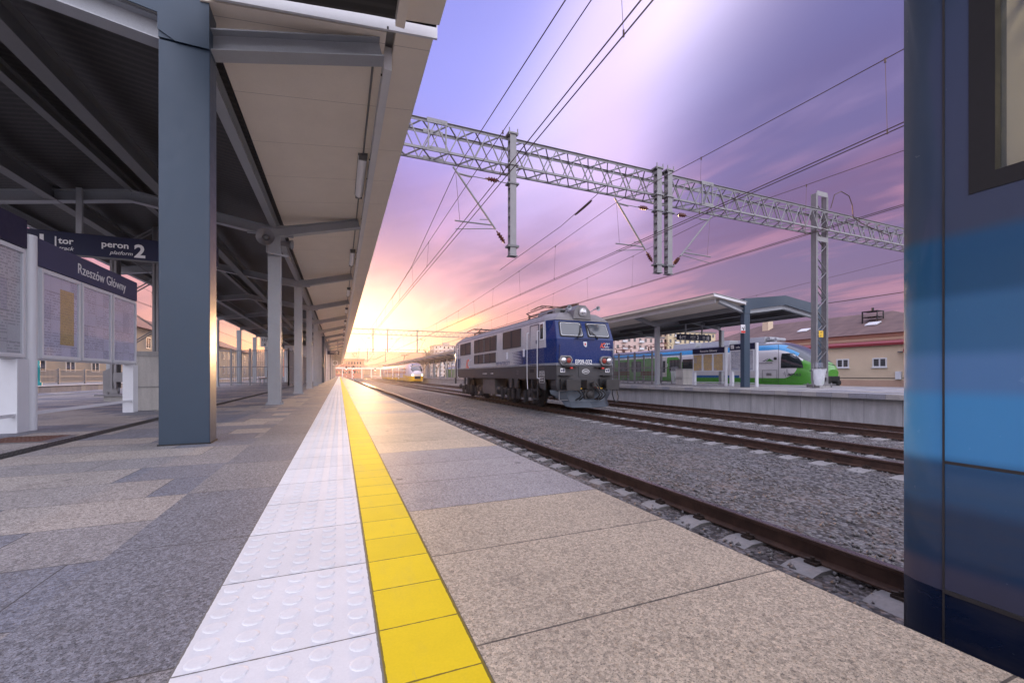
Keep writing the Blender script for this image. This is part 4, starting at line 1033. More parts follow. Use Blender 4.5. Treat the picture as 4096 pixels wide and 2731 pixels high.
# side furniture on both sides
for s in (-1, 1):
    xo = LX+s*1.487
    B = lambda mb, d0, d1, ya, yb, za, zb: mb.box(min(xo+s*d0, xo+s*d1), max(xo+s*d0, xo+s*d1), ya, yb, za, zb)
    for (ya, yb, za, zb) in ((17.42, 18.51, 1.89, 2.72), (18.57, 19.66, 1.89, 2.72), (20.62, 21.57, 1.91, 2.70), (21.63, 22.56, 1.91, 2.70), (22.68, 23.55, 1.91, 2.69), (23.62, 24.5, 1.91, 2.69),
                             (20.72, 21.62, 1.27, 1.80), (21.68, 22.56, 1.27, 1.80), (22.74, 23.6, 1.27, 1.80), (23.66, 24.5, 1.27, 1.80), (25.3, 26.45, 1.9, 2.66), (26.5, 27.65, 1.9, 2.66)):
        f = B(B(B(B(MB(), -.02, .022, ya, yb, za, za+.04), -.02, .022, ya, yb, zb-.04, zb), -.02, .022, ya, ya+.05, za+.04, zb-.04), -.02, .022, yb-.05, yb, za+.04, zb-.04).build('louvre_grille', M['frame'], L)
        sl = MB(); n = int((zb-za-.08)/.036)
        for k in range(n):
            z = za+.045+k*.036
            sl.add([(xo-s*.012, ya+.05, z+.03), (xo-s*.012, yb-.05, z+.03), (xo+s*.016, yb-.05, z), (xo+s*.016, ya+.05, z)], [(0, 1, 2, 3)])
        B(sl, -.02, .003, ya+.05, yb-.05, za+.04, zb-.04); sl.build('slats', mat_lv if 'mat_lv' in globals() else globals().setdefault('mat_lv', mat('louvre_brown', (.085, .062, .048), .5, var=.3, vs=8)), f)
    # door, handrails, cab side window
    for (ya, yb) in ((15.60, 16.45), (28.2, 28.95)):
        dm = MB(); d = .006
        for (a, b, c, e) in ((ya, ya+.02, 1.04, 2.70), (yb-.02, yb, 1.04, 2.70), (ya, yb, 2.69, 2.71), (ya, yb, 1.03, 1.05)): B(dm, -.01, d, a, b, c, e)
        B(dm, -.01, .05, ya+.12, ya+.16, 1.9, 2.05); dm.build('cab_door', M['navy'], L)
        for yy in (ya-.06, yb+.10):
            xx = xo+s*.09
            MB().path([(xo, yy, 2.42), (xx, yy, 2.40), (xx, yy, .62 if yy > ya else .50), (xo, yy-.05, .46)] if yy < yb else [(xo, yy, 2.42), (xx, yy, 2.40), (xx, yy, .50), (xx, yy-.03, .30), (xx+s*.02, yy-.12, .02)], .017, 8).build('handrail', M['white_metal'], L, smooth=40)
    for yc in (15.30, 28.9+.3):
        o_, i_ = (.20, .34), (.155, .295)
        w0 = B(MB(), -.01, .012, yc-.19, yc+.19, 2.02, 2.72).build('side_window_frame', M['white_metal'], L, bev=.03)
        B(MB(), .005, .018, yc-.14, yc+.14, 2.07, 2.67).build('side_window', M['glass'], w0, bev=.02)
    B(B(MB(), -.01, .02, 19.0, 19.18, 1.38, 1.72), -.01, .02, 17.0, 17.16, 1.42, 1.76).build('side_fitting', M['white_metal'], L)
    B(MB(), -.01, .01, 16.05, 16.45, .72, .86).build('step_recess', M['black'], L)
    B(B(B(B(MB(), -.06, -.02, 15.75, 15.79, -.42, .42), -.06, -.02, 16.3, 16.34, -.42, .42), -.12, 0, 15.77, 16.32, -.40, -.37), -.12, 0, 15.77, 16.32, -.02, .01).build('cab_steps', M['frame'], L)
    # bogies
    for yb_ in (18.35, 25.75):
        bg = MB(); ax = LX+s*1.12
        bg.prism([(yb_-2.1, -.05), (yb_-1.2, .02), (yb_-.4, -.22), (yb_+.4, -.22), (yb_+1.2, .02), (yb_+2.1, -.05), (yb_+2.1, -.25), (yb_+.8, -.42), (yb_-.8, -.42), (yb_-2.1, -.25)], 'x', min(ax, ax+s*.1), max(ax, ax+s*.1))
        b_ = bg.build('bogie_frame', M['dark'], L)
        for wy in (yb_-1.45, yb_+1.45):
            MB().lathe((LX+s*.70, wy, RZ+.62), (s, 0, 0), [(0, .65), (.03, .65), (.04, .625), (.13, .62), (.135, .52), (.10, .50), (.10, .22), (.17, .20), (.17, .0)], 32).build('wheel', M['dark'], b_, smooth=35)
            MB().box(ax-.1, ax+.22 if s > 0 else ax+.1, wy-.2, wy+.2, -.38, .0).lathe((ax+s*.1, wy, -.18), (s, 0, 0), [(0, .19), (.10, .17), (.12, .1)], 16).build('axle_box', M['dark'], b_, smooth=40)
            for k in (-.46, .46):
                sp = []
                for q in range(9): sp += [(q*.055, .085), (q*.055+.018, .125), (q*.055+.037, .125), (q*.055+.05, .085)]
                MB().lathe((ax+s*.14, wy+k, -.56), (0, 0, 1), sp, 14).build('coil_spring', M['frame'], b_, smooth=50)
                MB().box(min(ax, ax+s*.28), max(ax, ax+s*.28), wy+k-.16, wy+k+.16, -.60, -.555).build('spring_seat', M['dark'], b_)
        for k in (-.25, .25):
            sp = []
            for q in range(7): sp += [(q*.07, .07), (q*.07+.02, .13), (q*.07+.045, .13), (q*.07+.065, .07)]
            MB().lathe((ax+s*.2, yb_+k*1.3, -.5), (0, 0, 1), sp, 14).build('coil_spring', M['frame'], b_, smooth=50)
        MB().lathe((ax+s*.16, yb_+2.35, -.12), (s, 0, 0), [(0, .16), (.1, .15), (.16, .08)], 14).build('air_fitting', M['frame'], b_, smooth=40)
    B(MB(), -.75, -.08, 21.1, 23.1, -.42, .42).build('battery_box', mat_bb if 'mat_bb' in globals() else globals().setdefault('mat_bb', mat('battery_box_grey', (.10, .09, .085), .6, var=.3, vs=3)), L, bev=.01)
    MB().tube((xo-s*.35, 20.4, -.2), (xo-s*.35, 20.95, -.2), .22, 16).tube((xo-s*.35, 23.3, -.2), (xo-s*.35, 24.0, -.2), .18, 16).build('air_tank', M['dark'], L, smooth=40)
MB().box(LX-.6, LX+.6, 15.2, 29, -.3, .44).build('underframe', M['dark'], L)
# coupler, hoses and snow plough
MB().box(LX-.18, LX+.18, 14.0, 14.42, .08, .42).box(LX-.06, LX+.06, 13.75, 14.05, .22, .32).tube((LX, 13.78, .18), (LX, 13.78, .36), .07, 10).tube((LX+.05, 13.9, .3), (LX+.28, 13.85, -.02), .035, 8).tube((LX+.16, 13.9, .33), (LX+.34, 13.84, .02), .03, 8).box(LX-.22, LX+.22, 14.1, 14.2, -.3, .05).build('coupler', M['dark'], L, smooth=30)
MB().lathe((LX, 14.1, -.15), (0, -1, 0), [(0, .16), (.06, .15), (.12, .06)], 16).build('coupling_boss', M['dark'], L, smooth=40)
for (hx, c_) in ((-.52, 'red'), (-.38, 'yel'), (.42, 'red'), (.56, 'yel'), (.30, 'black')):
    pts = []
    for k in range(9):
        a = k/8; pts.append((LX+hx+.10*math.sin(a*math.pi)*(1 if hx > 0 else .8)+(.0 if k < 5 else -.12*(a-.5)), 14.28-.28*math.sin(a*math.pi), .08-.48*a+.0))
    h_ = MB().path(pts, .026, 7).build('brake_hose', M['black'], L, smooth=40)
    MB().tube((LX+hx, 14.35, .12), (LX+hx, 14.2, .08), .035, 8).tube(pts[-1], (pts[-1][0]-.08, pts[-1][1], pts[-1][2]-.03), .03, 6).box(LX+hx-.09, LX+hx+.09, 14.18, 14.24, .07, .11).build('hose_cock', M[c_], h_)
pts = [(LX+1.22, 14.3, .05), (LX+1.14, 14.2, -.15), (LX+1.16, 14.15, -.35), (LX+1.25, 14.15, -.47), (LX+1.36, 14.15, -.44), (LX+1.42, 14.2, -.25), (LX+1.44, 14.3, .0)]
MB().path(pts, .024, 7).build('jumper_cable', M['black'], L, smooth=40)
pw_ = [[(LX-1.42, 14.75, .02), (LX-.9, 14.40, .02), (LX, 14.25, .02), (LX+.9, 14.40, .02), (LX+1.42, 14.75, .02)],
       [(LX-1.40, 14.70, -.12), (LX-.9, 14.35, -.15), (LX, 14.20, -.15), (LX+.9, 14.35, -.15), (LX+1.40, 14.70, -.12)],
       [(LX-1.05, 14.45, -.40), (LX-.8, 14.25, -.42), (LX, 14.08, -.42), (LX+.8, 14.25, -.42), (LX+1.05, 14.45, -.40)],
       [(LX-1.0, 14.25, -.58), (LX-.8, 14.08, -.63), (LX, 13.9, -.64), (LX+.8, 14.08, -.63), (LX+1.0, 14.25, -.58)]]
pm = MB().loft(pw_, cap=False, closed=False).build('snow_plough', mat('plough_grey', (.05, .062, .08), .45, metal=.3, var=.3, vs=5), L)
so = pm.modifiers.new('thick', 'SOLIDIFY'); so.thickness = .02
MB().box(LX-1.25, LX-.85, 14.3, 14.33, .0, .02).box(LX-1.25, LX-.85, 14.3, 14.33, -.36, -.34).box(LX-1.25, LX-1.22, 14.3, 14.33, -.36, .02).build('shunter_step', M['galv'], L)
# roof gear
MB().prism([(LX-.42, 2.86), (LX-.36, 3.22), (LX-.20, 3.42), (LX+.14, 3.42), (LX+.36, 3.20), (LX+.40, 2.86)], 'y', 14.62, 15.5).build('headlamp_hood', mat('hood_grey', (.18, .175, .18), .55, metal=.2, var=.3, vs=5), L, bev=.015)
hp = [(LX-.17, 3.02), (LX-.12, 2.98), (LX+.12, 2.98), (LX+.17, 3.02), (LX+.19, 3.13), (LX+.17, 3.26), (LX+.10, 3.33), (LX-.10, 3.33), (LX-.17, 3.26), (LX-.19, 3.13)]
hl = MB().prism(hp, 'y', 14.57, 14.62).build('top_headlight', M['galv'], L, bev=.006)
MB().lathe((LX, 14.575, 3.155), (0, -1, 0), [(-.01, .135), (.012, .135), (.014, .115), (.02, .10), (.03, .05), (.034, 0)], 24).build('lamp', M['lens'], hl, smooth=40)
for (hx, hy, hz) in ((-.50, 15.0, 3.33), (.66, 14.72, 3.31)):
    MB().lathe((LX+hx, hy+.12, hz), (0, -1, 0), [(0, .02), (.1, .025), (.22, .035), (.30, .06), (.335, .10), (.34, .10), (.31, .05), (.2, .02)], 18).tube((LX+hx, hy+.05, hz), (LX+hx*.55, hy+.25, hz-.2), .018, 6).build('horn', M['steel'], L, smooth=40)
MB().prism([(LX-.80, 3.05), (LX-.74, 3.34), (LX-.66, 3.40), (LX+.66, 3.40), (LX+.74, 3.34), (LX+.8, 3.05)], 'y', 15.55, 17.2).build('roof_unit', mat('roof_unit_grey', (.16, .155, .16), .55, metal=.2, var=.3), L, bev=.02)
MB().box(LX-.78, LX-.735, 15.75, 16.2, 3.14, 3.30).box(LX-.5, LX+.1, 15.535, 15.55, 3.15, 3.33).build('roof_vent', M['black'], L)
for (a, b, w, h) in ((18.9, 21.2, .55, 3.30), (21.5, 23.6, .75, 3.26), (23.9, 25.2, .55, 3.32)): MB().box(LX-w, LX+w, a, b, 3.1, h).build('roof_box', M['steel_d'], L, bev=.02)
rl = MB()
for s in (-1, 1):
    rl.tube((LX+s*1.15, 15.9, 3.10), (LX+s*1.15, 28.6, 3.10), .015, 6)
    for k in range(16): rl.tube((LX+s*1.15, 16+k*.83, 3.0), (LX+s*1.15, 16+k*.83, 3.12), .02, 6)
rl.build('roof_rail', M['steel_d'], L)
def pantograph(y, s, parent, X=LX, z=3.15, m=None):
    """folded scissor pantograph"""
    m = m or M['wire']; p = MB(); h = z+.30
    for a in (-.5, .5):
        for b in (-.55, .55): MB().lathe((X+a, y+b, z-.02), (0, 0, 1), [(0, .05), (.04, .09), (.07, .05), (.11, .09), (.14, .05), (.18, .09), (.21, .05), (.28, .05)], 10).build('insulator', M['ceram'], parent, smooth=50)
    f = MB()
    for a in (-.5, .5): f.tube((X+a, y-.65, h), (X+a, y+.65, h), .025, 6)
    for b in (-.6, 0, .6): f.tube((X-.55, y+b, h), (X+.55, y+b, h), .025, 6)
    for a in (-.35, .35): f.tube((X+a, y+.6, h), (X+a*1.4, y-s*.9, h+.18), .03, 6); f.tube((X+a*1.4, y-s*.9, h+.18), (X+a, y+s*.9, h+.26), .022, 6)
    hp_ = []
    for k in range(11): u = -1+k*.2; hp_.append((X+u*.95, y+s*.75, h+.30-.20*max(0, abs(u)-.6)/.4))
    for q in (-.18, .18): f.path([(a, b+q, c) for a, b, c in hp_], .022, 6)
    f.tube((X, y+s*.55, h+.29), (X, y+s*.95, h+.29), .03, 6)
    f.build('pantograph_arms', m, parent)
pb = mat('pantograph_brown', (.16, .09, .06), .5, metal=.3)
for (y, s) in ((18.1, -1), (27.0, 1)):
    e = MB().box(LX-.3, LX+.3, y-.2, y+.2, 3.13, 3.17).build('pantograph', M['steel_d'], L)
    pantograph(y, s, e, m=M['dark'] if s > 0 else pb)
MB().path([(LX-.4, 17.6, 3.5), (LX+.1, 16.4, 3.62), (LX+.3, 15.9, 3.64)], .05, 8).path([(LX+.1, 16.5, 3.62), (LX+.45, 15.7, 3.66)], .06, 8).build('folded_head', pb, L)
# ================================================================== MULTIPLE UNIT TRAINS
PROF = [(-1.22, -.60), (-1.36, -.42), (-1.42, .2), (-1.43, .9), (-1.40, 1.9), (-1.30, 2.45), (-1.12, 2.72), (-.80, 2.88), (-.38, 2.94),
        (.38, 2.94), (.80, 2.88), (1.12, 2.72), (1.30, 2.45), (1.40, 1.9), (1.43, .9), (1.42, .2), (1.36, -.42), (1.22, -.60)]
def lerp_tab(t, tab):
    for (a, va), (b, vb) in zip(tab, tab[1:]):
        if t <= b: q = (t-a)/(b-a); q = q*q*(3-2*q)*.35+q*.65; return va+(vb-va)*q
    return tab[-1][1]
def emu(x, ytip, s, length, body_m, label, name='passenger_train', nose=4.3, glass_m=None, under=True):
    """s=+1: the tip is the low-y end and the train runs away along +y; s=-1: it runs towards the camera side"""
    t = thing(name, (x, ytip, RZ), label, 'train')
    W = [(0, .42), (.18, .60), (.5, .74), (1.0, .86), (1.8, .945), (2.8, .985), (nose, 1)]
    ZT = [(0, .95), (.25, 1.35), (.7, 1.72), (1.3, 2.15), (2.0, 2.55), (2.9, 2.82), (nose, 2.94)]
    ZB = [(0, -.32), (.3, -.48), (1, -.58), (nose, -.60)]
    st = [0, .06, .18, .35, .6, .9, 1.3, 1.7, 2.1, 2.6, 3.2, nose]
    rings = []
    for q in st:
        w, zt, zb = lerp_tab(q, W), lerp_tab(q, ZT), lerp_tab(q, ZB)
        r = []
        for (a, b) in PROF:
            k = (b+.6)/3.54; z = zb+(zt-zb)*k
            # shoulders of the nose round over
            bulge = .22*(1-abs(a)/1.43)**.7*max(0, 1-q/1.0) if b < 2.3 else .10*max(0, 1-q/1.0)
            r.append((x+a*w*(1 if k < .75 else 1-.18*max(0, 1-q/2.4)*(k-.75)/.25), ytip+s*(q-bulge), z))
        rings.append(r)
    body = MB(); n = len(PROF)
    vs = [p for r in rings for p in r]
    for k in range(len(rings)-1):
        for i in range(n):
            j = (i+1) % n
            gl = (7 <= i <= 9 and 3 <= k <= 8) or (i in (6, 10) and 3 <= k <= 7) or (i in (5, 11) and 3 <= k <= 5)
            body.f.append((k*n+i, (k+1)*n+i, (k+1)*n+j, k*n+j)); body.m.append(1 if gl else 0)
    body.v = vs; body.f.append(tuple(range(n))); body.m.append(0)
    body.build('nose', [body_m, glass_m or M['wscreen']], t, smooth=32)
    ce = ytip+s*(nose+.02); en = ytip+s*length
    cars = MB(); L1 = (length-nose)
    nc = max(1, round(L1/17)); seg = L1/nc
    for c_ in range(nc):
        a = ce+s*c_*seg; b = a+s*(seg-.5)
        pr = [(x+p, q) for p, q in PROF]
        m_ = MB().prism(pr, 'y', min(a, b), max(a, b)).build('car_body', body_m, t, smooth=32)
        if c_ < nc-1: MB().prism([(x+p*.88, -.3+(q+.3)*.94) for p, q in PROF], 'y', min(b, b+s*.5)+.003, max(b, b+s*.5)-.003).build('gangway', M['black'], t)
    if under:
        u = MB()
        for k in range(int(length/9)):
            yc = ytip+s*(3.2+k*8.6)
            u.box(x-1.15, x+1.15, yc-1.5, yc+1.5, -.72, -.5)
        u.build('underframe', M['dark'], t)
        for k in range(int(length/9)):
            for d in (-1.2, 1.2):
                for sx in (-1, 1): MB().lathe((x+sx*.72, ytip+s*(3.2+k*8.6)+d, RZ+.42), (sx, 0, 0), [(0, .42), (.12, .42), (.125, .3), (.14, .1)], 20).build('wheel', M['dark'], t, smooth=35)
    return t
def emu_side(t, x, s_side, wins, doors, door_m, win_m, zs=(.95, 1.85), proud=.012, zmax=None):
    """windows and doors on one side; side plane follows the body"""
    def side(z):
        for (a, za), (b, zb) in zip(PROF[1:7], PROF[2:8]):
            if za <= z <= zb: return abs(a)+(abs(b)-abs(a))*(z-za)/(zb-za)
        return 1.43
    def panel(ya, yb, za, zb, m, nm, parent, out=proud, r=.08):
        zs_ = [za]+[q for q in (.9, 1.9) if za < q < zb]+[zb]
        vs = []
        for z in zs_:
            for yy in (ya, yb): vs.append((x+s_side*(side(z)+out), yy, z))
        for z in zs_:
            for yy in (ya, yb): vs.append((x+s_side*(side(z)-.01), yy, z))
        k = len(zs_); fs = [(2*i, 2*i+1, 2*i+3, 2*i+2) for i in range(k-1)]+[(2*k+2*i, 2*k+2*i+2, 2*k+2*i+3, 2*k+2*i+1) for i in range(k-1)]
        fs += [(0, 2*k, 2*k+1, 1), (2*k-2, 2*k-1, 4*k-1, 4*k-2)]+[(2*i, 2*i+2, 2*i+2+2*k, 2*i+2*k) for i in range(k-1)]+[(2*i+1, 2*i+1+2*k, 2*i+3+2*k, 2*i+3) for i in range(k-1)]
        return MB().add(vs, fs).build(nm, m, parent, bev=.006)
    for (ya, yb) in wins:
        f = panel(ya, yb, zs[0]-.05, zs[1]+.05, M['black'], 'window_frame', t, proud)
        panel(ya+.05, yb-.05, zs[0], zs[1], win_m, 'window', f, proud+.006)
    for (ya, yb) in doors:
        mid = (ya+yb)/2
        for (a, b) in ((ya, mid-.01), (mid+.01, yb)):
            d = panel(a, b, -.15, 2.15, door_m, 'door', t, proud)
            panel(a+.14, b-.14, .85, 1.85, win_m, 'door_window', d, proud+.008)

# ---- green and blue train beyond platform 3
GX, GY = 27.6, 16.3
def green_pat(nt, x, y, z):
    # root at (27.6, 16.3, -.787)
    zz = z-.787; t = y
    bend = 1.9*((2.6-t)/2.6).max(0.0)**1.6                      # bands sweep down along the nose
    zr = zz+bend*.75
    white_ = (.62, .60, .62); g = (.075, .30, .035)
    swoosh = .45+1.85*((t-8.6)/3.2).smooth(0, 1)
    c = mixc(nt, ((zz < swoosh)*(zz > -.15)*(t > 8.4)), white_, g)
    cyc = ((t-8.6)/17.0).fract()
    c = mixc(nt, (zz < .42), c, g)
    c = mixc(nt, (zz > .42)*(zz < .60)*(t > 5.2)*(t < 11.5), c, (.03, .13, .33))
    c = mixc(nt, (zz < .05)*(t > 9.5), c, (.55, .55, .50)); c = mixc(nt, (zz < -.12)*(t > 9.5), c, (.015, .10, .20))
    u, v = (t-3.4)/2.15, (zz-1.22)/.98
    out = ((u.abs()**2.4+v.abs()**2.4) > 1)*(t < 3.4)
    c = mixc(nt, out, c, g)
    c = mixc(nt, (zr > 2.13)*(t > 1.0), c, (.7, .7, .7))
    c = mixc(nt, (zr > 2.26)*(t > 1.1), c, (.035, .27, .55))
    c = mixc(nt, (zr > 2.60)*(t > 1.2), c, (.085, .09, .10))
    c = mixc(nt, (zr > 2.74)*(t < 3.6), c, (.6, .6, .62))
    return c
gm = mat('green_train_paint', (.5, .5, .5), .28, pat=green_pat, var=.04, coat=.4)
g = emu(GX, GY, 1, 95, gm, 'green and white passenger train with sloping nose on the far side of platform 3')
yy = GY+10.9; wn = []; dn = []
emu_side(g, GX, -1, [(27.15, 28.35), (25.4, 26.85), (23.6, 25.0), (32, 33.4), (33.8, 35.2), (38.5, 39.9), (40.3, 41.7), (42.1, 43.5), (48, 49.4), (49.8, 51.2)], [(28.65, 30.0), (36.2, 37.5), (45, 46.3)], mat('door_white', (.6, .58, .55), .35, var=.05), M['glass'])
def nose_patch(x, ytip, s, side, q0, q1, zlo, zhi, m, nm, parent, out=.012, nose=4.3, nq=10, nz=6):
    W = [(0, .42), (.18, .60), (.5, .74), (1.0, .86), (1.8, .945), (2.8, .985), (nose, 1)]
    ZT = [(0, .95), (.25, 1.35), (.7, 1.72), (1.3, 2.15), (2.0, 2.55), (2.9, 2.82), (nose, 2.94)]
    ZB = [(0, -.32), (.3, -.48), (1, -.58), (nose, -.60)]
    vs = []
    for i in range(nq+1):
        q = q0+(q1-q0)*i/nq
        for j in range(nz+1):
            z = zlo(q)+(zhi(q)-zlo(q))*j/nz
            k = (z-lerp_tab(q, ZB))/(lerp_tab(q, ZT)-lerp_tab(q, ZB)); b = k*3.54-.6; aa = 1.43
            for (a0, b0), (a1, b1) in zip(PROF[:9], PROF[1:9]):
                if b0 <= b <= b1: aa = abs(a0)+(abs(a1)-abs(a0))*(b-b0)/(b1-b0)
            w = lerp_tab(q, W)*(1 if k < .75 else 1-.18*max(0, 1-q/2.4)*(k-.75)/.25)
            bulge = .22*(1-aa/1.43)**.7*max(0, 1-q) if b < 2.3 else .10*max(0, 1-q)
            vs.append((x+side*(aa*w+out), ytip+s*(q-bulge-out*.5), z))
    n = nz+1
    return MB().add(vs, [(i*n+j, (i+1)*n+j, (i+1)*n+j+1, i*n+j+1) for i in range(nq) for j in range(nz)]).build(nm, m, parent, smooth=True)
nose_patch(GX, GY, 1, -1, .92, 2.22, lambda q: 1.06, lambda q: min(2.0, 1.10+1.12*((q-.92)/1.0)**.55 if q > .92 else 1.1), M['glass'], 'cab_window', g, out=.015, nq=16)
nose_patch(GX, GY, 1, -1, .12, .62, lambda q: .86+.14*(.62-q), lambda q: .90+.34*(.62-q), M['glass'], 'headlight', g)
text('IMPULS', .23, (GX-1.445, 18.05, .56), (0, -1, .0), (0, 0, 1), M['lettd'], g, shear=.2, wid=1.15, bold=.02)
MB().path([(GX-1.447, y_, z_) for y_, z_ in ((18.35, .72), (18.27, .72), (18.24, .62), (18.2, .85), (18.15, .5), (18.06, 1.0), (18.02, .74), (17.95, .74))], .008, 4).build('pulse_mark', M['lettd'], g)
text('PODKARPACKIE', .13, (GX-1.445, 19.98, 1.36), (0, -1, 0), (0, 0, 1), M['lettd'], g, wid=1.0)
MB().add([(GX-1.447, 19.75, 1.52), (GX-1.447, 19.35, 1.70), (GX-1.447, 19.28, 1.70), (GX-1.447, 19.6, 1.52)], [(0, 1, 2, 3)]).build('hill_mark', M['navy2'], g)
MB().add([(GX-1.447, 19.5, 1.52), (GX-1.447, 19.22, 1.70), (GX-1.447, 18.95, 1.52)], [(0, 1, 2)]).build('hill_mark', mat('mark_green', (.05, .2, .03), .4, var=0), g)
text('2', .32, (GX-1.445, 28.62, 1.38), (0, -1, 0), (0, 0, 1), M['lett'], g)
hm = MB()
for (a, b, c, d) in ((18.72, 19.75, .93, .945), (18.72, 19.75, .20, .215), (18.72, 18.735, .2, .945), (19.735, 19.75, .2, .945), (18.6, 18.62, -.4, 2.6)): hm.box(GX-1.445, GX-1.435, a, b, c, d)
for k in range(4): hm.box(GX-1.447, GX-1.437, 19.1, 19.45, .60+k*.04, .62+k*.04)
hm.build('panel_joints', M['frame'], g)
MB().lathe((GX-1.5, 18.8, 1.68), (0, 0, 1), [(-.08, .06), (0, .10), (.1, .07)], 12).build('mirror_camera', M['black'], g, smooth=True)
MB().path([(GX-.55, GY+.25, 1.35), (GX-.15, GY-.05, 1.25), (GX+.2, GY-.08, 1.2)], .02).build('wiper', M['black'], g)
MB().box(GX-.6, GX+.6, GY-.12, GY+.3, -.05, .55).box(GX-.15, GX+.15, GY-.45, GY, .05, .28).build('coupler_cover', M['black'], g, bev=.03)
for k, (a, b, w, h) in enumerate(((20.2, 21.5, .7, .34), (21.8, 22.4, .55, .25), (22.8, 25.5, .95, .28), (26, 28.5, .95, .34), (42, 46, .9, .3), (50, 56, .9, .3))):
    MB().prism([(GX-w, 2.8), (GX-w*.8, 2.9+h), (GX+w*.8, 2.9+h), (GX+w, 2.8)], 'y', a, b).build('roof_unit', M['steel'], g, bev=.02)
MB().tube((GX-.5, 20.0, 3.1), (GX+.4, 20.0, 3.1), .12, 12).tube((GX-.5, 19.5, 3.02), (GX+.4, 19.5, 3.02), .10, 12).build('roof_cylinder', M['steel'], g, smooth=40)
for y_ in (31.5, 36.5): e = MB().box(GX-.3, GX+.3, y_-.3, y_+.3, 2.92, 2.97).build('pantograph', M['steel_d'], g); pantograph(y_, -1, e, X=GX, z=2.96, m=mat('pantograph_red', (.16, .05, .035), .5))

# ---- yellow train far down the middle
def yellow_pat(nt, x, y, z):
    zz = z-.787; t = y
    c = mixc(nt, (zz < .75)+0.0, (.60, .58, .66), (.70, .60, .52))
    c = mixc(nt, (zz < (.55+(t-6)*.03))*(t < 9), c, (.85, .52, .02))
    c = mixc(nt, (zz < .1)*(t > 9), c, (.85, .52, .02))
    c = mixc(nt, (((t/7.5).fract()-.5).abs() > .40)*(zz > -.1)*(zz < 2.1)*(t > 6), c, (.8, .55, .1))
    c = mixc(nt, (zz > 2.6), c, (.3, .3, .32))
    return c
ym = mat('yellow_train_paint', (.5, .5, .5), .25, pat=yellow_pat, var=.03, coat=.5)
yt = emu(13.4, 79, 1, 56, ym, 'small distant yellow and white passenger train in the sunset glow', nose=3.4)
emu_side(yt, 13.4, -1, [(84.2+k*2.0+(k//5)*1.6, 85.8+k*2.0+(k//5)*1.6) for k in range(22)], [(94.3, 95.7), (106, 107.4)], M['white_metal'], M['glass'])
for sx in (-1, 1): MB().lathe((13.4+sx*.85, 79.25, .62), (sx*.2, -1, .1), [(0, .16), (.12, .12), (.16, 0)], 12).build('headlight', M['lamp_on'], yt)
MB().box(12.85, 13.95, 78.7, 79.3, -.1, .42).build('coupler_cover', M['black'], yt, bev=.03)
MB().box(12.9, 13.9, 81.1, 81.5, 2.45, 2.62).build('destination_display', M['lamp_off'], yt)
e = MB().box(13.1, 13.7, 94.7, 95.3, 2.92, 2.97).build('pantograph', M['steel_d'], yt)
MB().path([(13.4, 95.3, 3.1), (13.4, 97.3, 4.0), (13.4, 95, 4.95)], .05).tube((12.5, 95, 4.98), (14.3, 95, 4.98), .04).build('pantograph_arms', M['wire'], e)

# ---- blue train on the near track: the moving train of the photograph, here at rest, its last coach ending just ahead of the camera
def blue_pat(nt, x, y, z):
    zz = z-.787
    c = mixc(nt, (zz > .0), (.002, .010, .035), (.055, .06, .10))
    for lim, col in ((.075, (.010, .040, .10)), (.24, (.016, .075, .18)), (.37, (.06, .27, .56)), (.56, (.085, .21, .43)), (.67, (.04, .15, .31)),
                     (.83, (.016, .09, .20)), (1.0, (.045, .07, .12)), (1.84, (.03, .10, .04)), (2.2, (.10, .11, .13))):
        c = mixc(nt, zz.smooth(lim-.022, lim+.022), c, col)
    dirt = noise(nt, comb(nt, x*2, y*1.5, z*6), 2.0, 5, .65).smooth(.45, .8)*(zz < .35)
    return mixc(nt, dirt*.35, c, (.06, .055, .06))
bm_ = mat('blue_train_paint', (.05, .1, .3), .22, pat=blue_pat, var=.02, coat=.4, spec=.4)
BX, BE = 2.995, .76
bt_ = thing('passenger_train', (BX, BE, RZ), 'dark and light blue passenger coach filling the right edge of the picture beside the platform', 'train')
HW, Y0, WZ0, WZ1 = 1.41, -26, 1.10, 1.78
def cside(s, z): return BX+s*HW
rc = [(HW, -.10), (HW-.006, -.05), (HW-.025, -.015), (HW-.06, 0)]
def corner_block(z0, z1, nm, ya=-.16):
    mb = MB(); poly = [(BX-a, BE+b) for a, b in ([(HW, ya)]+rc)]+[(BX+a, BE+b) for a, b in reversed([(HW, ya)]+rc)]
    return mb.prism(poly, 'z', z0, z1).build(nm, bm_, bt_, smooth=35)
corner_block(-.58, 2.5, 'end_wall')
wins = [(-1.35, BE-.17), (-3.35, -1.65), (-5.35, -3.65), (-9.2, -7.5), (-11.2, -9.5)]
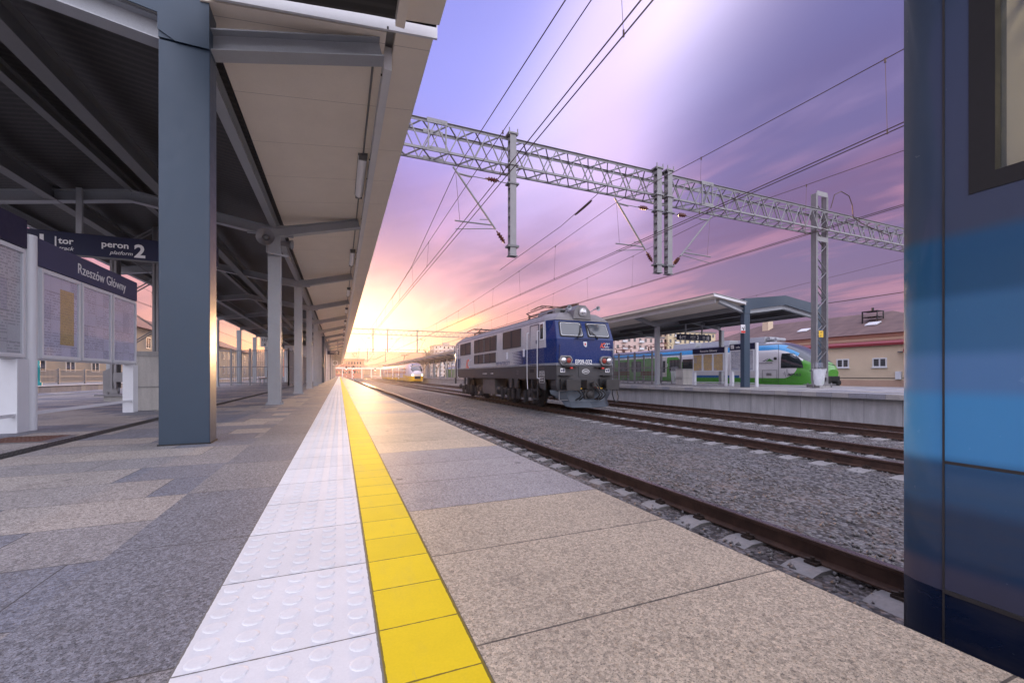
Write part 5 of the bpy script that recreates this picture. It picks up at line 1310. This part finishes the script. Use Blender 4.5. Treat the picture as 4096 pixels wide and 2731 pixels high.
for s in (-1, 1):
    xa, xb = sorted((BX+s*HW, BX+s*(HW-.07)))
    sw = MB().box(xa, xb, Y0, BE-.16, -.58, WZ0).box(xa, xb, Y0, BE-.16, WZ1, 2.5)
    edges = [Y0]+[v for w in sorted(wins) for v in w]+[BE-.16]
    for i in range(0, len(edges), 2): sw.box(xa, xb, edges[i], edges[i+1], WZ0, WZ1)
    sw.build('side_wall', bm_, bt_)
    for (a, b) in wins:
        xo = BX+s*(HW+.003); x2 = BX+s*(HW-.06); q0, q1 = min(xo, x2), max(xo, x2)
        f = MB().box(q0, q1, a, b, WZ0, WZ0+.045).box(q0, q1, a, b, WZ1-.045, WZ1).box(q0, q1, a, a+.05, WZ0+.045, WZ1-.045).box(q0, q1, b-.05, b, WZ0+.045, WZ1-.045).build('window_frame', M['black'], bt_)
        MB().box(BX+s*(HW-.03)-.004, BX+s*(HW-.03)+.004, a+.05, b-.05, WZ0+.045, WZ1-.045).build('window', M['tpane'], f)
    MB().box(*sorted((BX+s*(HW+.002), BX+s*(HW-.02))), Y0, BE-.118, .360, .368).box(*sorted((BX+s*(HW+.008), BX+s*(HW-.02))), Y0, BE-.118, -.004, .006).box(*sorted((BX+s*(HW+.003), BX+s*(HW-.02))), BE-.120, BE-.116, -.5, 2.4).build('body_joint', M['dark'], bt_)
rp = [(HW, 2.5), (HW-.04, 2.68), (HW-.2, 2.86), (.7, 2.98), (0, 3.02)]
MB().prism([(BX-a, b) for a, b in rp]+[(BX+a, b) for a, b in reversed(rp[:-1])], 'y', Y0, BE).build('roof', M['roofmetal'], bt_, smooth=40)
cream = mat('saloon_cream', (.72, .68, .58), .6)
MB().box(BX-HW+.07, BX+HW-.07, Y0, BE-.17, .30, .36).build('floor', M['dark'], bt_)
MB().box(BX-HW+.07, BX+HW-.07, Y0, BE-.17, 2.2, 2.25).box(BX-HW+.07, BX+HW-.07, BE-.2, BE-.17, .36, 2.2).build('saloon_lining', cream, bt_)
MB().box(BX-.75, BX-.65, Y0, BE-.3, 2.15, 2.2).box(BX+.65, BX+.75, Y0, BE-.3, 2.15, 2.2).build('saloon_light', mat('saloon_light', (1, .9, .7), .4, var=0, emis=((1, .82, .5), 9)), bt_)
for s in (-1, 1):
    lr = MB()
    for q in range(5): lr.tube((BX+s*(HW-.12-q*.07), -20, 1.72), (BX+s*(HW-.12-q*.07), BE-.21, 1.72), .009, 6)
    lr.build('luggage_rack', M['steel'], bt_)
MB().box(BX-.42, BX+.42, BE-.215, BE-.2, .36, 2.05).build('gangway_door', M['steel_d'], bt_); MB().box(BX-HW+.08, BX+HW-.08, BE-.206, BE-.2, 1.05, 1.08).build('lining_trim', M['frame'], bt_)
st_ = MB()
for k in range(10):
    for sx in (-.85, .85): st_.box(BX+sx-.45, BX+sx+.45, -.2-k*1.9, -.05-k*1.9, .75, 1.45)
st_.build('seat_backs', mat('seat_blue', (.03, .06, .2), .8), bt_)
MB().box(BX-1.2, BX+1.2, Y0+.5, BE-.4, -.75, -.58).build('underframe', M['dark'], bt_)
MB().box(BX-.5, BX+.5, BE, BE+.10, -.1, 2.1).build('gangway', M['black'], bt_, bev=.03)
for sx in (-1, 1):
    MB().lathe((BX+sx*1.1, BE, .55), (0, 1, 0), [(0, .09), (.02, .085), (.03, .04)], 16).build('tail_lamp', M['lamp_red'], bt_, smooth=40)
    for d in (2.2, 4.7, 19, 21.5): MB().lathe((BX+sx*.72, BE-d, RZ+.46), (sx, 0, 0), [(0, .46), (.12, .46), (.125, .3), (.14, .1)], 24).build('wheel', M['dark'], bt_, smooth=35)

# ================================================================== BUILDINGS
def win(parent, face, a, b, z0, z1, plane, fm, gm_, d=.05, mull=True, sill=None):
    """face 'x-' : wall facing -X at x=plane, spans y a..b.  face 'y-': wall facing -Y at y=plane, spans x a..b"""
    def B(mb, o0, o1, p, q, r_, s_):
        return mb.box(plane-o1, plane-o0, p, q, r_, s_) if face == 'x-' else (mb.box(plane+o0, plane+o1, p, q, r_, s_) if face == 'x+' else mb.box(p, q, plane-o1, plane-o0, r_, s_))
    t_ = .07; f = MB()
    B(f, -.02, d, a, b, z0, z0+t_); B(f, -.02, d, a, b, z1-t_, z1); B(f, -.02, d, a, a+t_, z0+t_, z1-t_); B(f, -.02, d, b-t_, b, z0+t_, z1-t_)
    if mull: B(f, -.02, d-.01, (a+b)/2-.04, (a+b)/2+.04, z0+t_, z1-t_)
    if sill: B(f, -.02, d+.05, a-.05, b+.05, z0-.05, z0)
    w = f.build('window', fm, parent); B(MB(), -.02, .015, a+t_, b-t_, z0+t_, z1-t_).build('pane', gm_, w)
plaster = mat('plaster_cream', (.62, .50, .36), .85, var=.10, vs=1.0, bmp=.1)
plaster_p = mat('plaster_pink', (.50, .33, .25), .85, var=.15, vs=.8)
wpaint = mat('window_white', (.65, .66, .68), .5, var=0)
def tiles_pat(nt, x, y, z):
    r = (((z*2.6).fract()-.5).abs()); n = white(nt, comb(nt, (y*2.2).floor(), (z*2.6).floor(), 1.0))
    return mixc(nt, n*.5+r*.5, (.095, .06, .06), (.17, .11, .10))
tiles = mat('roof_tiles', (.13, .08, .07), .8, pat=tiles_pat, var=.12)
redm = mat('dark_red_trim', (.20, .02, .025), .5)
GZ = -.16
# low cream annexe with red-edged roof
t = thing('station_annexe', (34, 18, GZ), 'low cream annexe with a dark red roof edge beyond the green train', 'building')
MB().box(33, 40, 14.9, 30, GZ, 2.55).build('wall', plaster, t)
MB().box(33-.012, 33, 14.9, 30, GZ, .28).build('plinth', plaster_p, t); MB().box(32.98, 33, 14.95, 20.8, .40, .44).build('pipe', M['frame'], t)
MB().prism([(32.75, 2.55), (32.75, 2.70), (36.5, 3.1), (40.2, 2.7), (40.2, 2.55)], 'y', 14.7, 30.2).build('roof', redm, t)
for (a, b) in ((16.15, 16.95), (18.35, 19.15), (21, 21.8), (24, 24.8)): win(t, 'x-', a, b, 1.13, 1.75, 33, wpaint, M['glass'], sill=True)
MB().box(32.85, 33, 15.35, 15.65, .35, .85).build('meter_box', M['white_metal'], t); MB().box(32.8, 33, 15.3, 15.5, 2.05, 2.12).build('wall_lamp', M['steel_d'], t)
po = thing('entrance_porch', (33.5, 13.8, GZ), 'small porch with a dark red canopy and dark doorway on the cream annexe', 'building')
MB().box(32.4, 34.5, 13.1, 14.35, GZ, 2.0).build('wall', plaster, po); MB().box(32.2, 35, 12.95, 14.95, 2.0, 2.22).build('roof', redm, po)
MB().box(33.2, 33.3, 14.40, 14.80, GZ, 1.9).build('door', M['frame'], po); MB().box(33.05, 33.1, 14.36, 14.5, .0, .9).build('stair_rail', M['black'], po)
# main station house with big hipped roof
h_ = thing('station_house', (45, 30, GZ), 'long cream station house with a big dark tiled hipped roof and arched upper windows', 'building')
MB().box(41, 52, 16.3, 39.2, GZ, 4.0).build('wall', plaster, h_)
MB().add([(40.5, 15.8, 4.0), (52.5, 15.8, 4.0), (52.5, 39.7, 4.0), (40.5, 39.7, 4.0), (46.5, 22.3, 6.45), (46.5, 35.5, 6.45)], [(0, 3, 2, 1), (0, 1, 4), (1, 2, 5, 4), (2, 3, 5), (3, 0, 4, 5)]).build('roof', tiles, h_)
MB().box(40.85, 41, 16.15, 39.2, 3.76, 4.0).box(40.9, 41, 16.25, 39.2, 3.45, 3.52).build('cornice', plaster_p, h_)
for k in range(7):
    a = 18.3+k*2.9; win(h_, 'x-', a, a+1.05, 2.72, 3.30, 41, wpaint, M['glass'])
    MB().box(40.93, 41, a-.12, a+1.17, 3.32, 3.40).build('window_arch', plaster_p, h_); MB().box(40.96, 41, a+1.85, a+2.1, GZ, 3.45).build('pilaster', plaster_p, h_)
MB().box(44.4, 45.2, 32.8, 33.5, 5.2, 6.7).box(44.35, 45.25, 32.75, 33.55, 6.7, 6.8).build('chimney', plaster, h_)
for a in (21.6, 27.5): MB().prism([(42.6, 4.92), (43.3, 5.20), (43.3, 5.28), (42.6, 5.0)], 'y', a, a+.9).build('roof_light', M['white_metal'], h_)
MB().tube((40.9, 16.4, GZ), (40.9, 16.4, 3.9), .06, 8).build('downpipe', M['frame'], h_)
t = thing('roof_ladder_frame', (44, 22, 5.4), 'black metal frame with ventilators on the station house roof', 'roof equipment')
MB().box(43.5, 44.5, 22, 23.2, 5.75, 5.8).box(43.5, 43.56, 22, 22.06, 5.2, 6.3).box(44.4, 44.5, 22, 22.06, 5.4, 6.3).box(43.5, 43.56, 23.1, 23.2, 5.2, 6.3).box(43.5, 44.5, 22, 23.2, 6.24, 6.3).tube((44, 22.6, 6.3), (44, 22.6, 6.6), .1, 8).build('frame', M['black'], t)
# glazed modern hall at the far right
t = thing('glazed_hall', (38, -2, GZ), 'large hall with tall gridded windows at the far right, behind the parked cars', 'building')
MB().box(38, 50, -14, 9.6, GZ, 5.6).build('wall', mat('hall_wall', (.35, .38, .44), .6), t)
for a in range(5):
    y0 = 7.0-a*4.2
    win(t, 'x-', y0-3.2, y0, .4, 4.7, 38, wpaint, M['glass'], mull=True)
# lattice mast 2 right
lattice_mast(24.3, 8.9, P3, 6.0, label='second lattice mast on platform 3 near the right edge, before the glazed hall')
# apartment blocks
def block(x, y, w, d, h, floors, bays, label, ang=0, m=None, base=-1.2):
    t = thing('apartment_block', (x, y, base), label, 'building', 'apartment blocks on the skyline')
    MB().box(x-w/2, x+w/2, y-d/2, y+d/2, base, h).build('wall', m or plaster, t); MB().box(x-w/2-.3, x+w/2+.3, y-d/2-.3, y+d/2+.3, h, h+.5).build('roof', M['steel_d'], t)
    MB().box(x-2, x+2, y-1.5, y+1.5, h+.5, h+2.6).build('lift_house', M['conc'], t)
    fh = (h-base)/floors; bw = w/bays; n = 0
    for f in range(floors):
        wm = MB(); bm2 = MB(); z = base+f*fh+fh*.35
        for k in range(bays):
            cx = x-w/2+(k+.5)*bw
            wm.box(cx-bw*.2, cx+bw*.2, y-d/2-.06, y-d/2+.01, z, z+fh*.5)
            if k % 3 == 1: bm2.box(cx-bw*.42, cx+bw*.42, y-d/2-1.1, y-d/2, z-.5, z-.35).box(cx-bw*.42, cx+bw*.42, y-d/2-1.1, y-d/2-1.0, z-.5, z+.45)
        dd = d/5
        for k in range(5): wm.box(x-w/2-.06, x-w/2+.01, y-d/2+(k+.3)*dd, y-d/2+(k+.7)*dd, z, z+fh*.5)
        wm.build('window_row', M['glass'], t)
        if bm2.v: bm2.build('balcony_row', wpaint, t)
pc = mat('block_cream', (.62, .52, .33), .85, var=.08, vs=.2); pk = mat('block_pink', (.62, .47, .42), .85, var=.08, vs=.2)
block(110, 142, 24, 14, 15.5, 6, 9, 'pale pink apartment block on the skyline just right of the locomotive', m=pk)
block(137, 142, 26, 14, 18.5, 7, 10, 'yellowish cream apartment block on the skyline behind the platform 3 sign', m=pc)
block(64, 270, 18, 14, 19, 8, 7, 'grey white apartment block on the skyline left of the locomotive roof', m=mat('block_white', (.55, .52, .5), .85))
# far modern building with white posts
t = thing('office_building', (-5, 240, -1), 'broad reddish office building with rows of dark windows at the end of the tracks', 'building')
MB().box(-30, 11.8, 236, 256, -1.2, 8.8).build('wall', mat('office_brick', (.45, .2, .14), .8), t); MB().box(-31, 12.4, 235, 257, 8.8, 9.3).build('roof', M['steel_d'], t)
for f in range(3):
    w = MB()
    for k in range(18): w.box(-14+k*1.4, -13.2+k*1.4, 235.9, 236.02, 1.5+f*2.4, 2.9+f*2.4)
    w.build('window_row', M['glass'], t)
t = thing('footbridge_hall', (6, 200, -1), 'white columned low hall roof at the far end of the station', 'building')
MB().box(-8, 34, 198, 206, 3.4, 4.0).build('roof', M['fascia'], t)
for k in range(11): MB().box(-7+k*4, -6.6+k*4, 199, 199.4, -1, 3.4).build('column', M['fascia'], t)
hb = struct('hills', MB().add([(-700, 900, -2), (-420, 880, 30), (-150, 900, 44), (60, 950, 36), (330, 900, 52), (700, 860, 40), (1200, 700, 35), (1200, 1200, -2), (-700, 1200, -2), (-700, 870, -2), (1200, 680, -2)], [(9, 10, 6, 5, 4, 3, 2, 1), (1, 2, 3, 4, 5, 6, 7, 8)]), mat('hill', (.08, .07, .06), .9))
# left station building
t = thing('station_building', (-27, 60, 0), 'long beige station building with dark windows beyond the far left track', 'building')
MB().box(-34, -22, 8, 128, -1, 6.2).build('wall', mat('beige_render', (.36, .29, .21), .85, var=.12, vs=.5), t)
MB().prism([(-34.6, 6.2), (-21.4, 6.2), (-28, 9.2)], 'y', 7.5, 128.5).build('roof', mat('brown_roof', (.2, .10, .08), .8), t)
for k in range(24): win(t, 'x+', 28+k*4.1, 29.4+k*4.1, .9, 2.5, -22, mat_w if 'mat_w' in globals() else globals().setdefault('mat_w', mat('frame_grey_white', (.5, .48, .46), .5, var=0)), M['glass'])
for k in range(24): win(t, 'x+', 28+k*4.1, 29.4+k*4.1, 3.9, 5.3, -22, mat_w, M['glass'])
for y_ in (60, 96): MB().box(-26.5, -25.5, y_, y_+1.2, 7.8, 9.6).build('chimney', plaster_p, t)
t = thing('teal_post', (-15.9, 33.9, 0), 'slim teal cast iron post on the far left platform', 'post')
MB().lathe((-16.6, 33.9, 0), (0, 0, 1), [(0, .16), (.15, .16), (.2, .09), (1.0, .085), (1.05, .12), (1.1, .085), (3.6, .07)], 12).box(-17.8, -15.4, 33.8, 34.0, 3.6, 3.75).build('post', M['teal'], t, smooth=40)
fence(-17.5, 22, -17.5, 60, 0, 12, 'low dark fence on the far left platform below the station windows', 1.0, 'low_fence')

# cars in the car park
def car(x, y, col, label, ang=0):
    t = thing('parked_car', (x, y, GZ), label, 'car', 'cars in the car park'); m = mat('car_paint', col, .25, coat=.8, metal=.3, var=.02)
    L2, W2 = 2.1, .88
    prof = [(-L2, .35), (-L2, .62), (-L2+.15, .82), (-1.15, .95), (-.55, 1.38), (.55, 1.44), (1.45, 1.25), (L2-.12, .98), (L2, .75), (L2, .35)]
    rings = []
    for k, q in ((-W2, .93), (-W2*.97, 1.0), (W2*.97, 1.0), (W2, .93)): rings.append([(x+k*(1 if z < 1 else .86), y+a*q, GZ+z) for a, z in prof])
    MB().loft(rings).build('body', m, t, smooth=30, bev=.03)
    for s in (-1, 1):
        MB().prism([(y-1.02, GZ+.95), (y-.52, GZ+1.30), (y+.5, GZ+1.35), (y+1.2, GZ+1.2), (y+1.3, GZ+.97)], 'x', x+s*W2*.955-.02, x+s*W2*.955+.02).build('side_window', M['glass'], t)
        for wy in (-1.28, 1.28):
            w = MB().lathe((x+s*.72, y+wy, GZ+.31), (s, 0, 0), [(0, .31), (.17, .31), (.18, .22)], 20).build('wheel', M['black'], t, smooth=35)
            MB().lathe((x+s*.90, y+wy, GZ+.31), (s, 0, 0), [(0, .2), (.01, .18), (.015, .05)], 12).build('rim', M['lens'], w)
        MB().box(x+s*.62-.14, x+s*.62+.14, y-L2-.02, y-L2+.05, GZ+.62, GZ+.76).build('headlight', M['lens'], t)
    MB().add([(x-.7, y-1.16, GZ+.97), (x+.7, y-1.16, GZ+.97), (x+.62, y-.60, GZ+1.36), (x-.62, y-.60, GZ+1.36)], [(0, 1, 2, 3)]).build('windscreen', M['glass'], t)
car(34.5, 10.9, (.6, .62, .66), 'white hatchback parked beside the annexe porch')
car(37.0, 9.4, (.04, .07, .12), 'dark blue estate car parked beyond the white hatchback')
car(33.2, 5.6, (.03, .04, .06), 'black car parked nearest the right edge before the glazed hall')

# ================================================================== TREES
def tree(x, y, h, label, seed=1, base=-1.2):
    rnd = random.Random(seed); t = thing('bare_tree', (x, y, base), label, 'tree', 'bare trees')
    tr, cr = MB(), MB()
    def grow(p, d, ln, r, lv):
        q = p+d*ln; (tr if lv < 2 else cr).tube(p, q, r, 6 if lv < 2 else 4, r2=r*.65, cap=False)
        if lv >= 6: return
        for k in range(3 if lv < 4 else 2):
            a = Vector((rnd.uniform(-1, 1), rnd.uniform(-1, 1), rnd.uniform(-.15, .9)))
            grow(q if k else p+d*ln*.85, (d*.9+a*.62).normalized(), ln*rnd.uniform(.62, .84), r*.62, lv+1)
    grow(Vector((x, y, base)), Vector((rnd.uniform(-.05, .05), 0, 1)), h*.26, h*.018, 0)
    tr.build('trunk', M['bark'], t, fix=False); cr.build('crown', M['bark'], t, fix=False)
tree(32, 165, 15, 'tallest bare tree in the glow left of the locomotive', 3)
tree(37, 172, 13.5, 'bare tree right of the tallest one, behind the far platform roof', 5)
tree(28.5, 158, 11, 'smallest bare tree beside the far platform roof', 8)
tree(84, 128, 12, 'bare tree between the pale apartment blocks', 11)
tree(52, 6, 9, 'bare tree behind the parked cars at the far right', 13)
tree(60, 10, 10, 'second bare tree at the far right beside the glazed hall', 14)
# ================================================================== AIR
hz = MB().box(-160, 220, -70, 330, -2.3, 55)
hm = bpy.data.materials.new('haze'); hm.use_nodes = True; hn = hm.node_tree; hn.nodes.clear()
pv = hn.nodes.new('ShaderNodeVolumePrincipled'); pv.inputs['Color'].default_value = (1, .86, .84, 1); pv.inputs['Density'].default_value = .0003; pv.inputs['Anisotropy'].default_value = .86
ho = hn.nodes.new('ShaderNodeOutputMaterial'); hn.links.new(pv.outputs[0], ho.inputs['Volume'])
hz.build('haze', hm, kind='stuff', label='warm evening haze over the station', cat='haze')
